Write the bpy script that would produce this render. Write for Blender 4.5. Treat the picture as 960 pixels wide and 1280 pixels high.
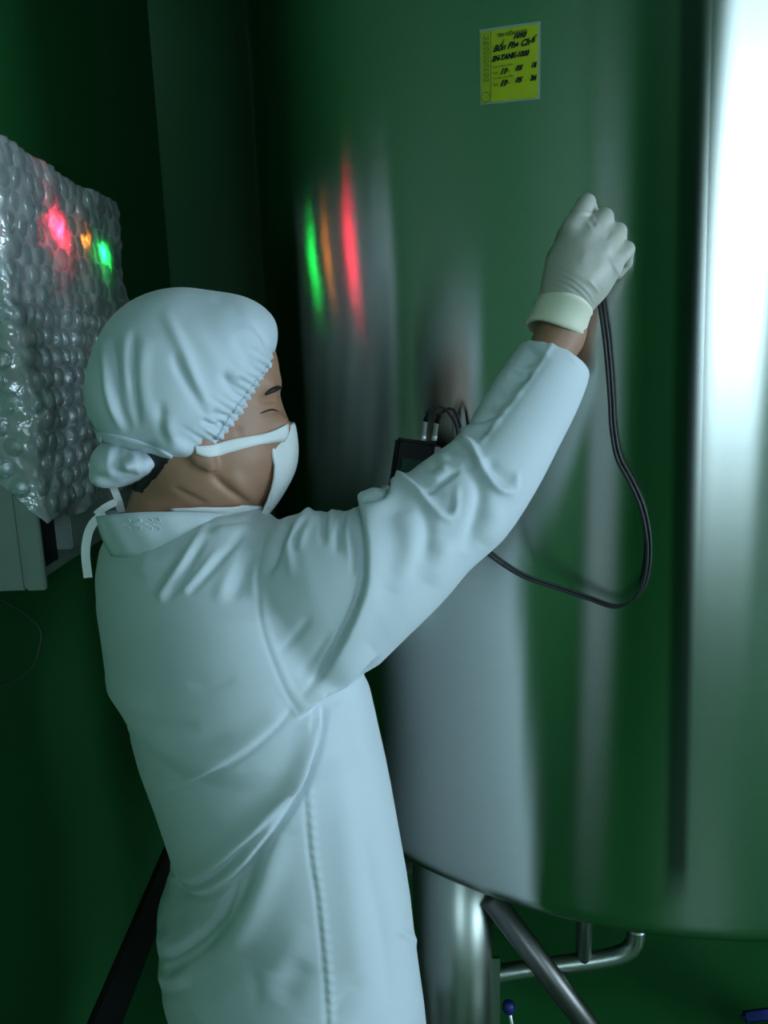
import bpy, bmesh, math, random
import numpy as np
from mathutils import Vector, Matrix
from mathutils.bvhtree import BVHTree

random.seed(7)
rng = np.random.default_rng(7)
for o in list(bpy.data.objects):
    bpy.data.objects.remove(o, do_unlink=True)
sc = bpy.context.scene
col = sc.collection

# ------------------------------------------------------------------ camera
CAM_H = 1.60
PITCH, ROLL = math.radians(11.5), math.radians(-1.8)
FPX, IW, IH = 961.0, 960.0, 1280.0
FW = np.array([0, math.cos(PITCH), -math.sin(PITCH)])
_up = np.array([0, math.sin(PITCH), math.cos(PITCH)])
_rt = np.array([1.0, 0, 0])
RT = _rt * math.cos(ROLL) + _up * math.sin(ROLL)
UP = -_rt * math.sin(ROLL) + _up * math.cos(ROLL)
CAM = np.array([0, 0, CAM_H])
cd = bpy.data.cameras.new('camera')
cam = bpy.data.objects.new('camera', cd)
col.objects.link(cam)
m = Matrix.Identity(4)
for i in range(3):
    m[i][0], m[i][1], m[i][2], m[i][3] = RT[i], UP[i], -FW[i], CAM[i]
cam.matrix_world = m
cd.sensor_fit = 'VERTICAL'
cd.sensor_height = 36.0
cd.lens = 36.0 * FPX / IH
cd.clip_start = 0.02
sc.camera = cam

# ------------------------------------------------------------------ world, exposure
w = bpy.data.worlds.new('world')
sc.world = w
w.use_nodes = True
w.node_tree.nodes['Background'].inputs[0].default_value = (0.30, 0.55, 0.50, 1)
w.node_tree.nodes['Background'].inputs[1].default_value = 0.02
sc.view_settings.view_transform = 'Standard'
sc.view_settings.look = 'None'
sc.view_settings.exposure = 0.0
sc.view_settings.gamma = 1.0
sc.view_settings.use_curve_mapping = False
SIDE_POWER = 12.5
WINDOW_POWER = 11.5        # daylight in the window panes
FILL_POWER = 3.0        # fill tubes added under the ceiling

# ------------------------------------------------------------------ pixel helpers
def ray(x, y):
    return RT * ((x - IW / 2) / FPX) + UP * ((IH / 2 - y) / FPX) + FW

def P(x, y, Y):
    """point seen at photo pixel (x, y) that stands at distance Y in front of the camera"""
    d = ray(x, y)
    return CAM + d * (Y / d[1])

def Pz(x, y, z):
    d = ray(x, y)
    return CAM + d * ((z - CAM_H) / d[2])

def proj(V):
    q = np.asarray(V) - CAM
    dep = q @ FW
    return IW / 2 + FPX * (q @ RT) / dep, IH / 2 - FPX * (q @ UP) / dep, dep

# ------------------------------------------------------------------ materials
def mat(name, color, rough=0.5, metal=0.0, **kw):
    mt = bpy.data.materials.new(name)
    mt.use_nodes = True
    b = mt.node_tree.nodes['Principled BSDF']
    b.inputs['Base Color'].default_value = (*color, 1)
    b.inputs['Roughness'].default_value = rough
    b.inputs['Metallic'].default_value = metal
    for k, v in kw.items():
        b.inputs[k.replace('_', ' ')].default_value = v
    return mt

def nodes(mt):
    return mt.node_tree.nodes, mt.node_tree.links, mt.node_tree.nodes['Principled BSDF']

def add_noise(mt, scale, amount, bump=0.0, dist=0.001, detail=4.0, stretch=(1, 1, 1), color2=None, coord='Object'):
    n, l, b = nodes(mt)
    tc = n.new('ShaderNodeTexCoord')
    mp = n.new('ShaderNodeMapping')
    mp.inputs['Scale'].default_value = stretch
    l.new(tc.outputs[coord], mp.inputs[0])
    t = n.new('ShaderNodeTexNoise')
    t.inputs['Scale'].default_value = scale
    t.inputs['Detail'].default_value = detail
    l.new(mp.outputs[0], t.inputs['Vector'])
    if amount:
        c = b.inputs['Base Color'].default_value
        mx = n.new('ShaderNodeMix')
        mx.data_type = 'RGBA'
        mx.inputs['A'].default_value = tuple(c)
        c2 = color2 if color2 else [v * (1 - amount) for v in c[:3]]
        mx.inputs['B'].default_value = (*c2, 1)
        l.new(t.outputs['Fac'], mx.inputs['Factor'])
        l.new(mx.outputs['Result'], b.inputs['Base Color'])
    if bump:
        bp = n.new('ShaderNodeBump')
        bp.inputs['Strength'].default_value = bump
        bp.inputs['Distance'].default_value = dist
        l.new(t.outputs['Fac'], bp.inputs['Height'])
        l.new(bp.outputs[0], b.inputs['Normal'])
    return mt

def emis(name, color, strength, base=(0.1, 0.1, 0.1)):
    mt = mat(name, base, 0.4)
    b = mt.node_tree.nodes['Principled BSDF']
    b.inputs['Emission Color'].default_value = (*color, 1)
    b.inputs['Emission Strength'].default_value = strength
    return mt

M = {}
M['green_wall'] = add_noise(mat('green_wall', (0.028, 0.18, 0.050), 0.45), 2.5, 0.25, bump=0.08, dist=0.004)
M['green_floor'] = add_noise(mat('green_floor', (0.026, 0.18, 0.046), 0.32), 6.0, 0.3, bump=0.05, dist=0.003)
M['ceiling'] = mat('ceiling_paint', (0.03, 0.12, 0.05), 0.6)
M['pale_panel'] = add_noise(mat('pale_panel', (0.42, 0.58, 0.48), 0.4), 3.0, 0.1)
M['black_strip'] = mat('black_strip', (0.006, 0.008, 0.007), 0.6)
M['frame'] = mat('dark_frame', (0.012, 0.014, 0.013), 0.5)
M['window'] = emis('daylight_pane', (0.62, 0.82, 1.0), WINDOW_POWER, (0.8, 0.9, 0.9))
M['window_side'] = emis('daylight_side_pane', (0.62, 0.82, 1.0), SIDE_POWER, (0.8, 0.9, 0.9))
M['tube'] = emis('fill_tube', (0.62, 0.82, 1.0), FILL_POWER, (0.8, 0.9, 0.9))
M['standin_paint'] = mat('standin_paint', (0.42, 0.44, 0.44), 0.4)
M['fabric'] = add_noise(mat('coat_fabric', (0.66, 0.735, 0.785), 0.72, Sheen_Weight=0.15, Sheen_Roughness=0.5), 1600, 0.06, bump=0.12, dist=0.0006, detail=2)
M['cap_fabric'] = add_noise(mat('cap_fabric', (0.64, 0.72, 0.78), 0.66, Sheen_Weight=0.2), 1600, 0.05, bump=0.1, dist=0.0006, detail=2)
M['mask_fabric'] = add_noise(mat('mask_fabric', (0.84, 0.86, 0.86), 0.75), 1500, 0.04, bump=0.12, dist=0.0006, detail=2)
M['collar_fabric'] = add_noise(mat('collar_fabric', (0.66, 0.735, 0.785), 0.7), 1500, 0.05, bump=0.1, dist=0.0006, detail=2)
M['embroidery'] = mat('embroidery', (0.80, 0.84, 0.86), 0.5)
M['skin'] = add_noise(mat('skin', (0.42, 0.225, 0.14), 0.5, Subsurface_Weight=0.08, Subsurface_Scale=0.01), 60, 0.18, bump=0.05, dist=0.001)
M['lobe'] = mat('lobe_skin', (0.55, 0.24, 0.17), 0.5)
M['hair'] = mat('hair', (0.012, 0.010, 0.009), 0.55)
M['lash'] = mat('lash', (0.02, 0.012, 0.010), 0.6)
M['glove'] = add_noise(mat('latex_glove', (0.50, 0.50, 0.44), 0.42, Subsurface_Weight=0.1, Subsurface_Scale=0.008), 40, 0.14)
M['glove_cuff'] = add_noise(mat('latex_cuff', (0.86, 0.85, 0.68), 0.45), 60, 0.12)
M['trouser'] = mat('trouser_fabric', (0.66, 0.70, 0.72), 0.75)
M['shoe'] = mat('shoe_rubber', (0.7, 0.72, 0.72), 0.5)
M['black_plastic'] = mat('black_plastic', (0.003, 0.003, 0.004), 0.6, Specular_IOR_Level=0.2)
M['cable'] = mat('cable_rubber', (0.007, 0.008, 0.010), 0.5)
M['screen'] = mat('meter_screen', (0.012, 0.035, 0.022), 0.2)
M['meter_side'] = mat('meter_side', (0.20, 0.18, 0.24), 0.5)
M['chrome'] = mat('chrome', (0.75, 0.78, 0.80), 0.35, 0.7)
M['pipe'] = mat('pipe_steel', (0.34, 0.38, 0.34), 0.36, 1.0)
M['brace'] = mat('brace_steel', (0.16, 0.16, 0.15), 0.4, 1.0)
M['blue'] = mat('blue_plastic', (0.010, 0.02, 0.16), 0.4)
M['enclosure'] = add_noise(mat('grey_enclosure', (0.26, 0.33, 0.29), 0.5), 30, 0.1)
M['void'] = mat('dark_recess', (0.004, 0.005, 0.005), 0.8)
M['label'] = add_noise(mat('yellow_label', (0.52, 0.60, 0.02), 0.4), 80, 0.12)
M['label_strip'] = mat('yellow_label_strip', (0.40, 0.48, 0.03), 0.4)
M['label_edge'] = mat('clear_laminate', (0.30, 0.42, 0.38), 0.25)
M['ink'] = mat('black_ink', (0.004, 0.006, 0.012), 0.6)
M['print'] = mat('label_print', (0.13, 0.17, 0.02), 0.6)
M['red_lamp'] = emis('red_lamp', (1.0, 0.02, 0.06), 70.0, (0.4, 0.01, 0.02))
M['amber_lamp'] = emis('amber_lamp', (1.0, 0.25, 0.02), 34.0, (0.4, 0.12, 0.01))
M['green_lamp'] = emis('green_lamp', (0.01, 1.0, 0.12), 46.0, (0.02, 0.4, 0.06))

# brushed stainless steel of the tank: circumferential grain
def steel(name, base=(0.50, 0.53, 0.49), rough=0.235, aniso=0.645, tangent_uv=False):
    mt = bpy.data.materials.new(name)
    mt.use_nodes = True
    n, l = mt.node_tree.nodes, mt.node_tree.links
    n.clear()
    out = n.new('ShaderNodeOutputMaterial')
    b = n.new('ShaderNodeBsdfAnisotropic')
    b.name = 'steel'
    b.distribution = 'BECKMANN'
    b.inputs['Color'].default_value = (*base, 1)
    b.inputs['Anisotropy'].default_value = aniso
    b.inputs['Rotation'].default_value = 0.0
    l.new(b.outputs[0], out.inputs[0])
    tg = n.new('ShaderNodeTangent')
    tg.direction_type = 'UV_MAP' if tangent_uv else 'RADIAL'
    tg.axis = 'Z'
    l.new(tg.outputs[0], b.inputs['Tangent'])
    tc = n.new('ShaderNodeTexCoord')
    mp = n.new('ShaderNodeMapping')
    mp.inputs['Scale'].default_value = (2, 2, 260)
    l.new(tc.outputs['Object'], mp.inputs[0])
    t = n.new('ShaderNodeTexNoise')
    t.inputs['Scale'].default_value = 3.0
    t.inputs['Detail'].default_value = 5
    l.new(mp.outputs[0], t.inputs['Vector'])
    b.inputs['Roughness'].default_value = rough
    mx = n.new('ShaderNodeMix')
    mx.data_type = 'RGBA'
    mx.inputs['A'].default_value = (*[v * .93 for v in base], 1)
    mx.inputs['B'].default_value = (*[v * 1.06 for v in base], 1)
    l.new(t.outputs['Fac'], mx.inputs['Factor'])
    l.new(mx.outputs['Result'], b.inputs['Color'])
    return mt
M['steel'] = steel('brushed_steel')

# clear bubble film
def film(name, milk, tint=(0.75, 0.85, 0.83), transp=0.5, rough=0.12, bump=0.4):
    mt = bpy.data.materials.new(name)
    mt.use_nodes = True
    n, l = mt.node_tree.nodes, mt.node_tree.links
    n.clear()
    out = n.new('ShaderNodeOutputMaterial')
    tr = n.new('ShaderNodeBsdfTransparent')
    tr.inputs[0].default_value = (*tint, 1)
    gl = n.new('ShaderNodeBsdfGlossy')
    gl.inputs['Roughness'].default_value = rough
    gl.inputs['Color'].default_value = (0.95, 1, 1, 1)
    df = n.new('ShaderNodeBsdfDiffuse')
    df.inputs[0].default_value = (0.86, 0.89, 0.90, 1)
    tl = n.new('ShaderNodeBsdfTranslucent')
    tl.inputs[0].default_value = (0.75, 0.8, 0.8, 1)
    mk = n.new('ShaderNodeMixShader')
    mk.inputs[0].default_value = 0.5
    l.new(df.outputs[0], mk.inputs[1]); l.new(tl.outputs[0], mk.inputs[2])
    m1 = n.new('ShaderNodeMixShader')
    m1.inputs[0].default_value = milk
    l.new(tr.outputs[0], m1.inputs[1]); l.new(mk.outputs[0], m1.inputs[2])
    m2 = n.new('ShaderNodeMixShader')
    lw = n.new('ShaderNodeLayerWeight')
    lw.inputs[0].default_value = 0.35
    mr = n.new('ShaderNodeMapRange')
    mr.inputs['To Min'].default_value = 0.16
    mr.inputs['To Max'].default_value = 0.75
    l.new(lw.outputs['Facing'], mr.inputs['Value'])
    l.new(mr.outputs[0], m2.inputs[0])
    l.new(m1.outputs[0], m2.inputs[1]); l.new(gl.outputs[0], m2.inputs[2])
    tc = n.new('ShaderNodeTexCoord')
    t = n.new('ShaderNodeTexNoise')
    t.inputs['Scale'].default_value = 70
    t.inputs['Detail'].default_value = 3
    t.inputs['Distortion'].default_value = 1.2
    l.new(tc.outputs['Object'], t.inputs['Vector'])
    bp = n.new('ShaderNodeBump')
    bp.inputs['Strength'].default_value = bump
    bp.inputs['Distance'].default_value = 0.004
    l.new(t.outputs['Fac'], bp.inputs['Height'])
    l.new(bp.outputs[0], gl.inputs['Normal'])
    l.new(m2.outputs[0], out.inputs[0])
    return mt
M['film'] = film('bubble_film', 0.85, bump=0.6)
M['bubble'] = film('bubble_dome', 0.34, transp=0.8, rough=0.16, bump=1.0, tint=(0.85, 0.92, 0.93))

# ------------------------------------------------------------------ mesh helpers
def np_mesh(name, V, F, smooth=True):
    """V (n,3), F (m,k) array of equal-sized faces"""
    V = np.asarray(V, np.float32); F = np.asarray(F, np.int32)
    me = bpy.data.meshes.new(name)
    me.vertices.add(len(V)); me.vertices.foreach_set('co', V.ravel())
    k = F.shape[1]
    me.loops.add(F.size); me.loops.foreach_set('vertex_index', F.ravel())
    me.polygons.add(len(F)); me.polygons.foreach_set('loop_start', np.arange(0, F.size, k, dtype=np.int32))
    me.polygons.foreach_set('use_smooth', np.full(len(F), smooth))
    me.update(calc_edges=True)
    me.validate()
    return me

def link(name, me, material, parent=None):
    o = bpy.data.objects.new(name, me)
    col.objects.link(o)
    if me is not None and material is not None and len(me.materials) == 0:
        me.materials.append(material)
    if parent is not None:
        o.parent = parent
        o.matrix_parent_inverse = parent_inv(parent)
    return o

def parent_inv(p):
    """parts keep world coordinates in their meshes"""
    return Matrix.Translation(-p.location) if p.parent is None else Matrix.Identity(4)

def empty(name, loc, label, cat, group=None):
    o = bpy.data.objects.new(name, None)
    col.objects.link(o)
    o.location = loc
    o.empty_display_size = 0.05
    return tag(o, label, cat, group)

def tag(o, label, cat, group=None):
    o['label'] = label; o['category'] = cat
    if group:
        o['group'] = group
    return o

def struct(o):
    o['kind'] = 'structure'
    return o

def bm_obj(name, bm, material, parent=None, smooth=False):
    me = bpy.data.meshes.new(name)
    bmesh.ops.recalc_face_normals(bm, faces=bm.faces)
    bm.to_mesh(me); bm.free()
    if smooth:
        me.polygons.foreach_set('use_smooth', np.ones(len(me.polygons), bool))
    return link(name, me, material, parent)

def box_bm(lo, hi, bevel=0.0, bm=None):
    bm = bm or bmesh.new()
    lo = Vector(lo); hi = Vector(hi)
    r = bmesh.ops.create_cube(bm, size=1.0)
    for v in r['verts']:
        v.co = Vector(((v.co.x + .5) * (hi.x - lo.x) + lo.x, (v.co.y + .5) * (hi.y - lo.y) + lo.y, (v.co.z + .5) * (hi.z - lo.z) + lo.z))
    if bevel:
        es = list({e for v in r['verts'] for e in v.link_edges})
        bmesh.ops.bevel(bm, geom=es, offset=bevel, segments=2, affect='EDGES')
    return bm

def box(name, lo, hi, material, parent=None, bevel=0.0):
    return bm_obj(name, box_bm(lo, hi, bevel), material, parent)

def catmull(pts, n):
    pts = np.asarray(pts, float)
    p = np.vstack([2 * pts[0] - pts[1], pts, 2 * pts[-1] - pts[-2]])
    out = []
    for i in range(len(pts) - 1):
        p0, p1, p2, p3 = p[i:i + 4]
        for t in np.linspace(0, 1, n, endpoint=False):
            out.append(0.5 * ((2 * p1) + (-p0 + p2) * t + (2 * p0 - 5 * p1 + 4 * p2 - p3) * t * t + (-p0 + 3 * p1 - 3 * p2 + p3) * t ** 3))
    out.append(pts[-1])
    return np.array(out)

def tube_mesh(path, rad, seg=10, caps=True):
    path = np.asarray(path, float); n = len(path)
    rad = np.broadcast_to(np.asarray(rad, float), (n,))
    T = np.gradient(path, axis=0); T /= np.linalg.norm(T, axis=1)[:, None] + 1e-12
    ref = np.array([0, 0, 1.0]) if abs(T[0][2]) < .9 else np.array([1.0, 0, 0])
    V = []
    N = np.cross(T[0], ref); N /= np.linalg.norm(N)
    for i in range(n):
        N = N - T[i] * N.dot(T[i]); N /= np.linalg.norm(N)
        B = np.cross(T[i], N)
        a = np.arange(seg) * 2 * math.pi / seg
        V.append(path[i] + rad[i] * (np.cos(a)[:, None] * N + np.sin(a)[:, None] * B))
    V = np.vstack(V)
    F = []
    for i in range(n - 1):
        for j in range(seg):
            k = (j + 1) % seg
            F.append((i * seg + j, i * seg + k, (i + 1) * seg + k, (i + 1) * seg + j))
    if caps:
        c0 = len(V); V = np.vstack([V, path[0], path[-1]])
        for j in range(seg):
            k = (j + 1) % seg
            F.append((c0, c0, k, j)); F.append((c0 + 1, c0 + 1, (n - 1) * seg + j, (n - 1) * seg + k))
    me = bpy.data.meshes.new('tube')
    me.from_pydata([tuple(v) for v in V], [], [tuple(dict.fromkeys(f)) for f in F])
    me.polygons.foreach_set('use_smooth', np.ones(len(me.polygons), bool))
    return me

def tube(name, path, rad, material, parent=None, seg=12):
    return link(name, tube_mesh(path, rad, seg), material, parent)

def revolve_mesh(prof, seg, center=(0, 0)):
    V = []; F = []
    n = len(prof)
    for j in range(seg):
        a = 2 * math.pi * j / seg
        for r, z in prof:
            V.append((center[0] + r * math.cos(a), center[1] + r * math.sin(a), z))
    for j in range(seg):
        k = (j + 1) % seg
        for i in range(n - 1):
            F.append((j * n + i, k * n + i, k * n + i + 1, j * n + i + 1))
    return np_mesh('revolve', V, F)

# ------------------------------------------------------------------ implicit volumes
class Vol:
    def __init__(s, lo, hi, h):
        s.lo = np.array(lo, float); s.h = h
        s.n = np.ceil((np.array(hi) - s.lo) / h).astype(int) + 1
        s.D = np.full(s.n, 1.0, np.float32)
    def sub(s, lo, hi):
        a = np.clip(((np.array(lo) - s.lo) / s.h).astype(int) - 1, 0, s.n)
        b = np.clip(((np.array(hi) - s.lo) / s.h).astype(int) + 3, 0, s.n)
        sl = tuple(slice(i, j) for i, j in zip(a, b))
        ax = [(s.lo[k] + s.h * np.arange(a[k], b[k])).astype(np.float32) for k in range(3)]
        return sl, ax[0][:, None, None], ax[1][None, :, None], ax[2][None, None, :]
    def add(s, f, lo, hi, k=0.0):
        m = k + 3 * s.h
        sl, X, Y, Z = s.sub(np.array(lo) - m, np.array(hi) + m)
        if s.D[sl].size == 0:
            return
        d = f(X, Y, Z)
        s.D[sl] = smin(s.D[sl], d, k)
    def cut(s, f, lo, hi, k=0.0):
        sl, X, Y, Z = s.sub(lo, hi)
        s.D[sl] = -smin(-s.D[sl], f(X, Y, Z), k)
    def ell(s, c, r, k=0.01, R=None):
        c = np.array(c, float); r = np.array(r, float)
        def f(X, Y, Z):
            x, y, z = X - c[0], Y - c[1], Z - c[2]
            if R is not None:
                x, y, z = (R[0][0] * x + R[0][1] * y + R[0][2] * z, R[1][0] * x + R[1][1] * y + R[1][2] * z, R[2][0] * x + R[2][1] * y + R[2][2] * z)
            q = np.sqrt((x / r[0]) ** 2 + (y / r[1]) ** 2 + (z / r[2]) ** 2) + 1e-6
            l = np.sqrt(x * x + y * y + z * z)
            return l * (1 - 1 / q)
        m = r.max()
        s.add(f, c - m, c + m, k)
    def cap(s, a, b, ra, rb, k=0.005):
        s.add(capsule(a, b, ra, rb), np.minimum(a, b) - max(ra, rb), np.maximum(a, b) + max(ra, rb), k)
    def mesh(s):
        return nets(s.D, s.lo, s.h)

def capsule(a, b, ra, rb):
    a = np.array(a, float); b = np.array(b, float); ab = b - a; L2 = ab.dot(ab)
    def f(X, Y, Z):
        x, y, z = X - a[0], Y - a[1], Z - a[2]
        t = np.clip((x * ab[0] + y * ab[1] + z * ab[2]) / L2, 0, 1)
        return np.sqrt((x - t * ab[0]) ** 2 + (y - t * ab[1]) ** 2 + (z - t * ab[2]) ** 2) - (ra + (rb - ra) * t)
    return f

def smin(a, b, k):
    if k <= 0:
        return np.minimum(a, b)
    h = np.maximum(k - np.abs(a - b), 0) / k
    return np.minimum(a, b) - h * h * k * 0.25

def nets(D, lo, h):
    ins = D < 0
    s = np.zeros(np.array(D.shape) - 1, np.uint8)
    off = [(i, j, k) for i in (0, 1) for j in (0, 1) for k in (0, 1)]
    sh = s.shape
    for i, j, k in off:
        s += ins[i:i + sh[0], j:j + sh[1], k:k + sh[2]]
    act = np.argwhere((s > 0) & (s < 8))
    vals = np.stack([D[act[:, 0] + i, act[:, 1] + j, act[:, 2] + k] for i, j, k in off], 1)
    O = np.array(off, float)
    acc = np.zeros((len(act), 3)); cnt = np.zeros(len(act))
    for a in range(8):
        for b in range(a + 1, 8):
            if np.abs(O[a] - O[b]).sum() == 1:
                va, vb = vals[:, a], vals[:, b]
                c = (va < 0) != (vb < 0)
                t = np.where(c, va / np.where(c, va - vb, 1), 0)
                acc += np.where(c[:, None], O[a] + t[:, None] * (O[b] - O[a]), 0)
                cnt += c
    V = lo + h * (act + acc / cnt[:, None])
    idx = np.full(sh, -1, np.int32)
    idx[act[:, 0], act[:, 1], act[:, 2]] = np.arange(len(act))
    Fs = []
    for ax in range(3):
        u, v = (ax + 1) % 3, (ax + 2) % 3
        A = np.moveaxis(ins, ax, 0)
        ch = A[:-1] != A[1:]
        e = np.argwhere(ch)
        full = np.empty_like(e)
        full[:, ax] = e[:, 0]
        oth = [q for q in range(3) if q != ax]
        full[:, oth[0]] = e[:, 1]; full[:, oth[1]] = e[:, 2]
        ok = (full[:, u] > 0) & (full[:, v] > 0) & (full[:, u] < sh[u]) & (full[:, v] < sh[v])
        full = full[ok]
        st = ins[full[:, 0], full[:, 1], full[:, 2]]
        q = []
        for du, dv in ((0, 0), (1, 0), (1, 1), (0, 1)):
            g = full.copy(); g[:, u] -= du; g[:, v] -= dv
            q.append(idx[g[:, 0], g[:, 1], g[:, 2]])
        q = np.stack(q, 1)
        q[~st] = q[~st][:, ::-1]
        Fs.append(q)
    F = np.vstack(Fs)
    F = F[(F >= 0).all(1)]
    return V, F

def edges_of(F):
    e = np.vstack([F[:, [i, (i + 1) % F.shape[1]]] for i in range(F.shape[1])])
    e = np.sort(e, 1)
    return np.unique(e, axis=0)

def smooth(V, F, it=5, lam=0.5):
    e = edges_of(F); n = len(V)
    deg = np.bincount(e.ravel(), minlength=n).astype(float)[:, None]
    for _ in range(it):
        S = np.stack([np.bincount(e[:, 0], V[e[:, 1], k], n) + np.bincount(e[:, 1], V[e[:, 0], k], n) for k in range(3)], 1)
        V = V + lam * (S / np.maximum(deg, 1) - V)
    return V

def vnormals(V, F):
    a, b, c, d = (V[F[:, i]] for i in range(4))
    fn = np.cross(c - a, d - b)
    n = len(V)
    N = np.zeros_like(V)
    for i in range(4):
        for k in range(3):
            N[:, k] += np.bincount(F[:, i], fn[:, k], n)
    return N / (np.linalg.norm(N, axis=1)[:, None] + 1e-12)

def sculpt(V, F, strokes, front=True):
    """push the cloth surface in and out along fold lines traced over the side the photo shows"""
    N = vnormals(V, F)
    px, py, dep = proj(V)
    q = (CAM - V); q /= np.linalg.norm(q, axis=1)[:, None]
    fac = np.clip(((N * q).sum(1) + 0.25) / 0.35, 0, 1)
    disp = np.zeros(len(V))
    for s in strokes:
        kind, pts, wd, amp = s[:4]
        opt = s[4] if len(s) > 4 else {}
        pts = catmull(np.array(pts, float), 8) if len(pts) > 2 else np.array(pts, float)
        m = opt.get('w2', wd) * 3 + wd * 2
        lo, hi = pts.min(0) - m, pts.max(0) + m
        sel = np.where((px > lo[0]) & (px < hi[0]) & (py > lo[1]) & (py < hi[1]) & (fac > 0))[0]
        if len(sel) == 0:
            continue
        x, y = px[sel], py[sel]
        best = np.full(len(sel), 1e9); sd = np.zeros(len(sel)); tt = np.zeros(len(sel))
        seg = np.linalg.norm(np.diff(pts, axis=0), axis=1); cum = np.r_[0, np.cumsum(seg)]
        for i in range(len(pts) - 1):
            a, d = pts[i], pts[i + 1] - pts[i]
            L2 = d.dot(d) + 1e-9
            t = np.clip(((x - a[0]) * d[0] + (y - a[1]) * d[1]) / L2, 0, 1)
            ex, ey = x - a[0] - t * d[0], y - a[1] - t * d[1]
            r = np.hypot(ex, ey)
            b = r < best
            best[b] = r[b]
            cr = d[0] * ey - d[1] * ex
            sd[b] = np.where(cr[b] > 0, r[b], -r[b])
            tt[b] = (cum[i] + t[b] * seg[i]) / cum[-1]
        e0, e1 = opt.get('ends', (0.25, 0.25))
        tap = np.ones(len(sel))
        if e0 > 0: tap *= np.clip(tt / e0, 0, 1) ** 0.8
        if e1 > 0: tap *= np.clip((1 - tt) / e1, 0, 1) ** 0.8
        if kind == 'r':
            prof = np.exp(-(best / wd) ** 2)
        elif kind == 'c':
            prof = -np.exp(-(best / wd) ** 2)
        elif kind == 's':                      # overlap fold: raised on the right-hand side of the stroke, falling off over w2
            w2 = opt.get('w2', wd * 4)
            prof = np.where(sd > 0, np.exp(-(sd / w2) ** 2), np.exp(-(sd / wd) ** 2)) - 0.9 * np.exp(-((sd + wd * 1.4) / wd) ** 2)
        if 'pucker' in opt:
            prof = prof * (0.6 + 0.4 * np.sin(tt * cum[-1] / opt['pucker'] * 2 * math.pi))
        disp[sel] += amp * 0.001 * prof * tap * fac[sel]
    return V + N * disp[:, None]

def ribbon(name, bvh, top, bot, off, material, parent=None, n=8, thick=0.0016):
    """a cloth band laid on a surface between two pixel lines"""
    t = catmull(np.array(top, float), n) if len(top) > 2 else np.array([np.array(top[0]) + (np.array(top[1]) - np.array(top[0])) * s for s in np.linspace(0, 1, n * 2)], float)
    b = catmull(np.array(bot, float), n) if len(bot) > 2 else np.array([np.array(bot[0]) + (np.array(bot[1]) - np.array(bot[0])) * s for s in np.linspace(0, 1, n * 2)], float)
    rows = 4
    G = []
    last = None
    for i in range(len(t)):
        for j in range(rows):
            p = t[i] + (b[i] - t[i]) * j / (rows - 1)
            d = ray(*p)
            hit = bvh.ray_cast(Vector(CAM), Vector(d).normalized())
            if hit[0] is None:
                hp = last if last is not None else np.array(CAM + d)
                hp = CAM + d * (np.linalg.norm(hp - CAM) / np.linalg.norm(d))
                nn = -d / np.linalg.norm(d)
            else:
                hp = np.array(hit[0]); nn = np.array(hit[1]); last = hp
            G.append((hp, nn))
    V = [g[0] + g[1] * off for g in G] + [g[0] + g[1] * (off - thick) for g in G]
    nb = len(t); K = nb * rows
    F = []
    for i in range(nb - 1):
        for j in range(rows - 1):
            a = i * rows + j
            F.append((a, a + 1, a + rows + 1, a + rows)); F.append((K + a, K + a + rows, K + a + rows + 1, K + a + 1))
        for j in (0, rows - 1):
            a = i * rows + j
            F.append((a, a + rows, K + a + rows, K + a))
    for i in (0, nb - 1):
        for j in range(rows - 1):
            a = i * rows + j
            F.append((a, a + 1, K + a + 1, K + a))
    bm = bmesh.new()
    vs = [bm.verts.new(v) for v in V]
    for f in F:
        bm.faces.new([vs[k] for k in f])
    return bm_obj(name, bm, material, parent, True)

# ================================================================== THE ROOM
X0, X1, Y0, Y1, ZC = -0.70, 3.0, -2.6, 3.1, 3.1
struct(box('floor', (X0 - 1.2, Y0 - .1, -0.1), (X1 + .1, Y1 + .1, 0), M['green_floor']))
struct(box('ceiling', (X0 - 1.2, Y0 - .1, ZC), (X1 + .1, Y1 + .1, ZC + .1), M['ceiling']))
struct(box('wall_left', (X0 - .25, Y0, 0), (X0, 2.72, ZC), M['green_wall'], bevel=0.006))
struct(box('wall_far', (X0 - 1.2, Y1, 0), (X1, Y1 + .1, ZC), M['green_wall']))
struct(box('wall_alcove', (X0 - 1.2, 2.72, 0), (X0 - 1.1, Y1, ZC), M['green_wall']))
V0, V1, VZ0, VZ1 = -1.5, 0.35, 0.8, 2.1
rw = bmesh.new()
box_bm((X1, Y0, 0), (X1 + .1, V0, ZC), bm=rw); box_bm((X1, V1, 0), (X1 + .1, Y1, ZC), bm=rw)
box_bm((X1, V0, 0), (X1 + .1, V1, VZ0), bm=rw); box_bm((X1, V0, VZ1), (X1 + .1, V1, ZC), bm=rw)
struct(bm_obj('wall_right', rw, M['green_wall']))
win2 = struct(link('window_2', None, None))
rb_ = bmesh.new()
box_bm((X1 - .01, V0, VZ0), (X1 + .08, V1, VZ0 + .05), bm=rb_); box_bm((X1 - .01, V0, VZ1 - .05), (X1 + .08, V1, VZ1), bm=rb_)
box_bm((X1 - .01, V0, VZ0), (X1 + .08, V0 + .05, VZ1), bm=rb_); box_bm((X1 - .01, V1 - .05, VZ0), (X1 + .08, V1, VZ1), bm=rb_)
bm_obj('window_frame', rb_, M['pale_panel'], win2)
for i in range(2):
    a = V0 + .05 + i * (V1 - V0 - .1) / 2
    box('pane', (X1 + .045, a + .004, VZ0 + .05), (X1 + .055, a + (V1 - V0 - .1) / 2 - .004, VZ1 - .05), M['window_side'], win2)
WX0, WX1, WZ0, WZ1 = 0.42, 1.40, 1.74, 2.70
bw = bmesh.new()
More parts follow.
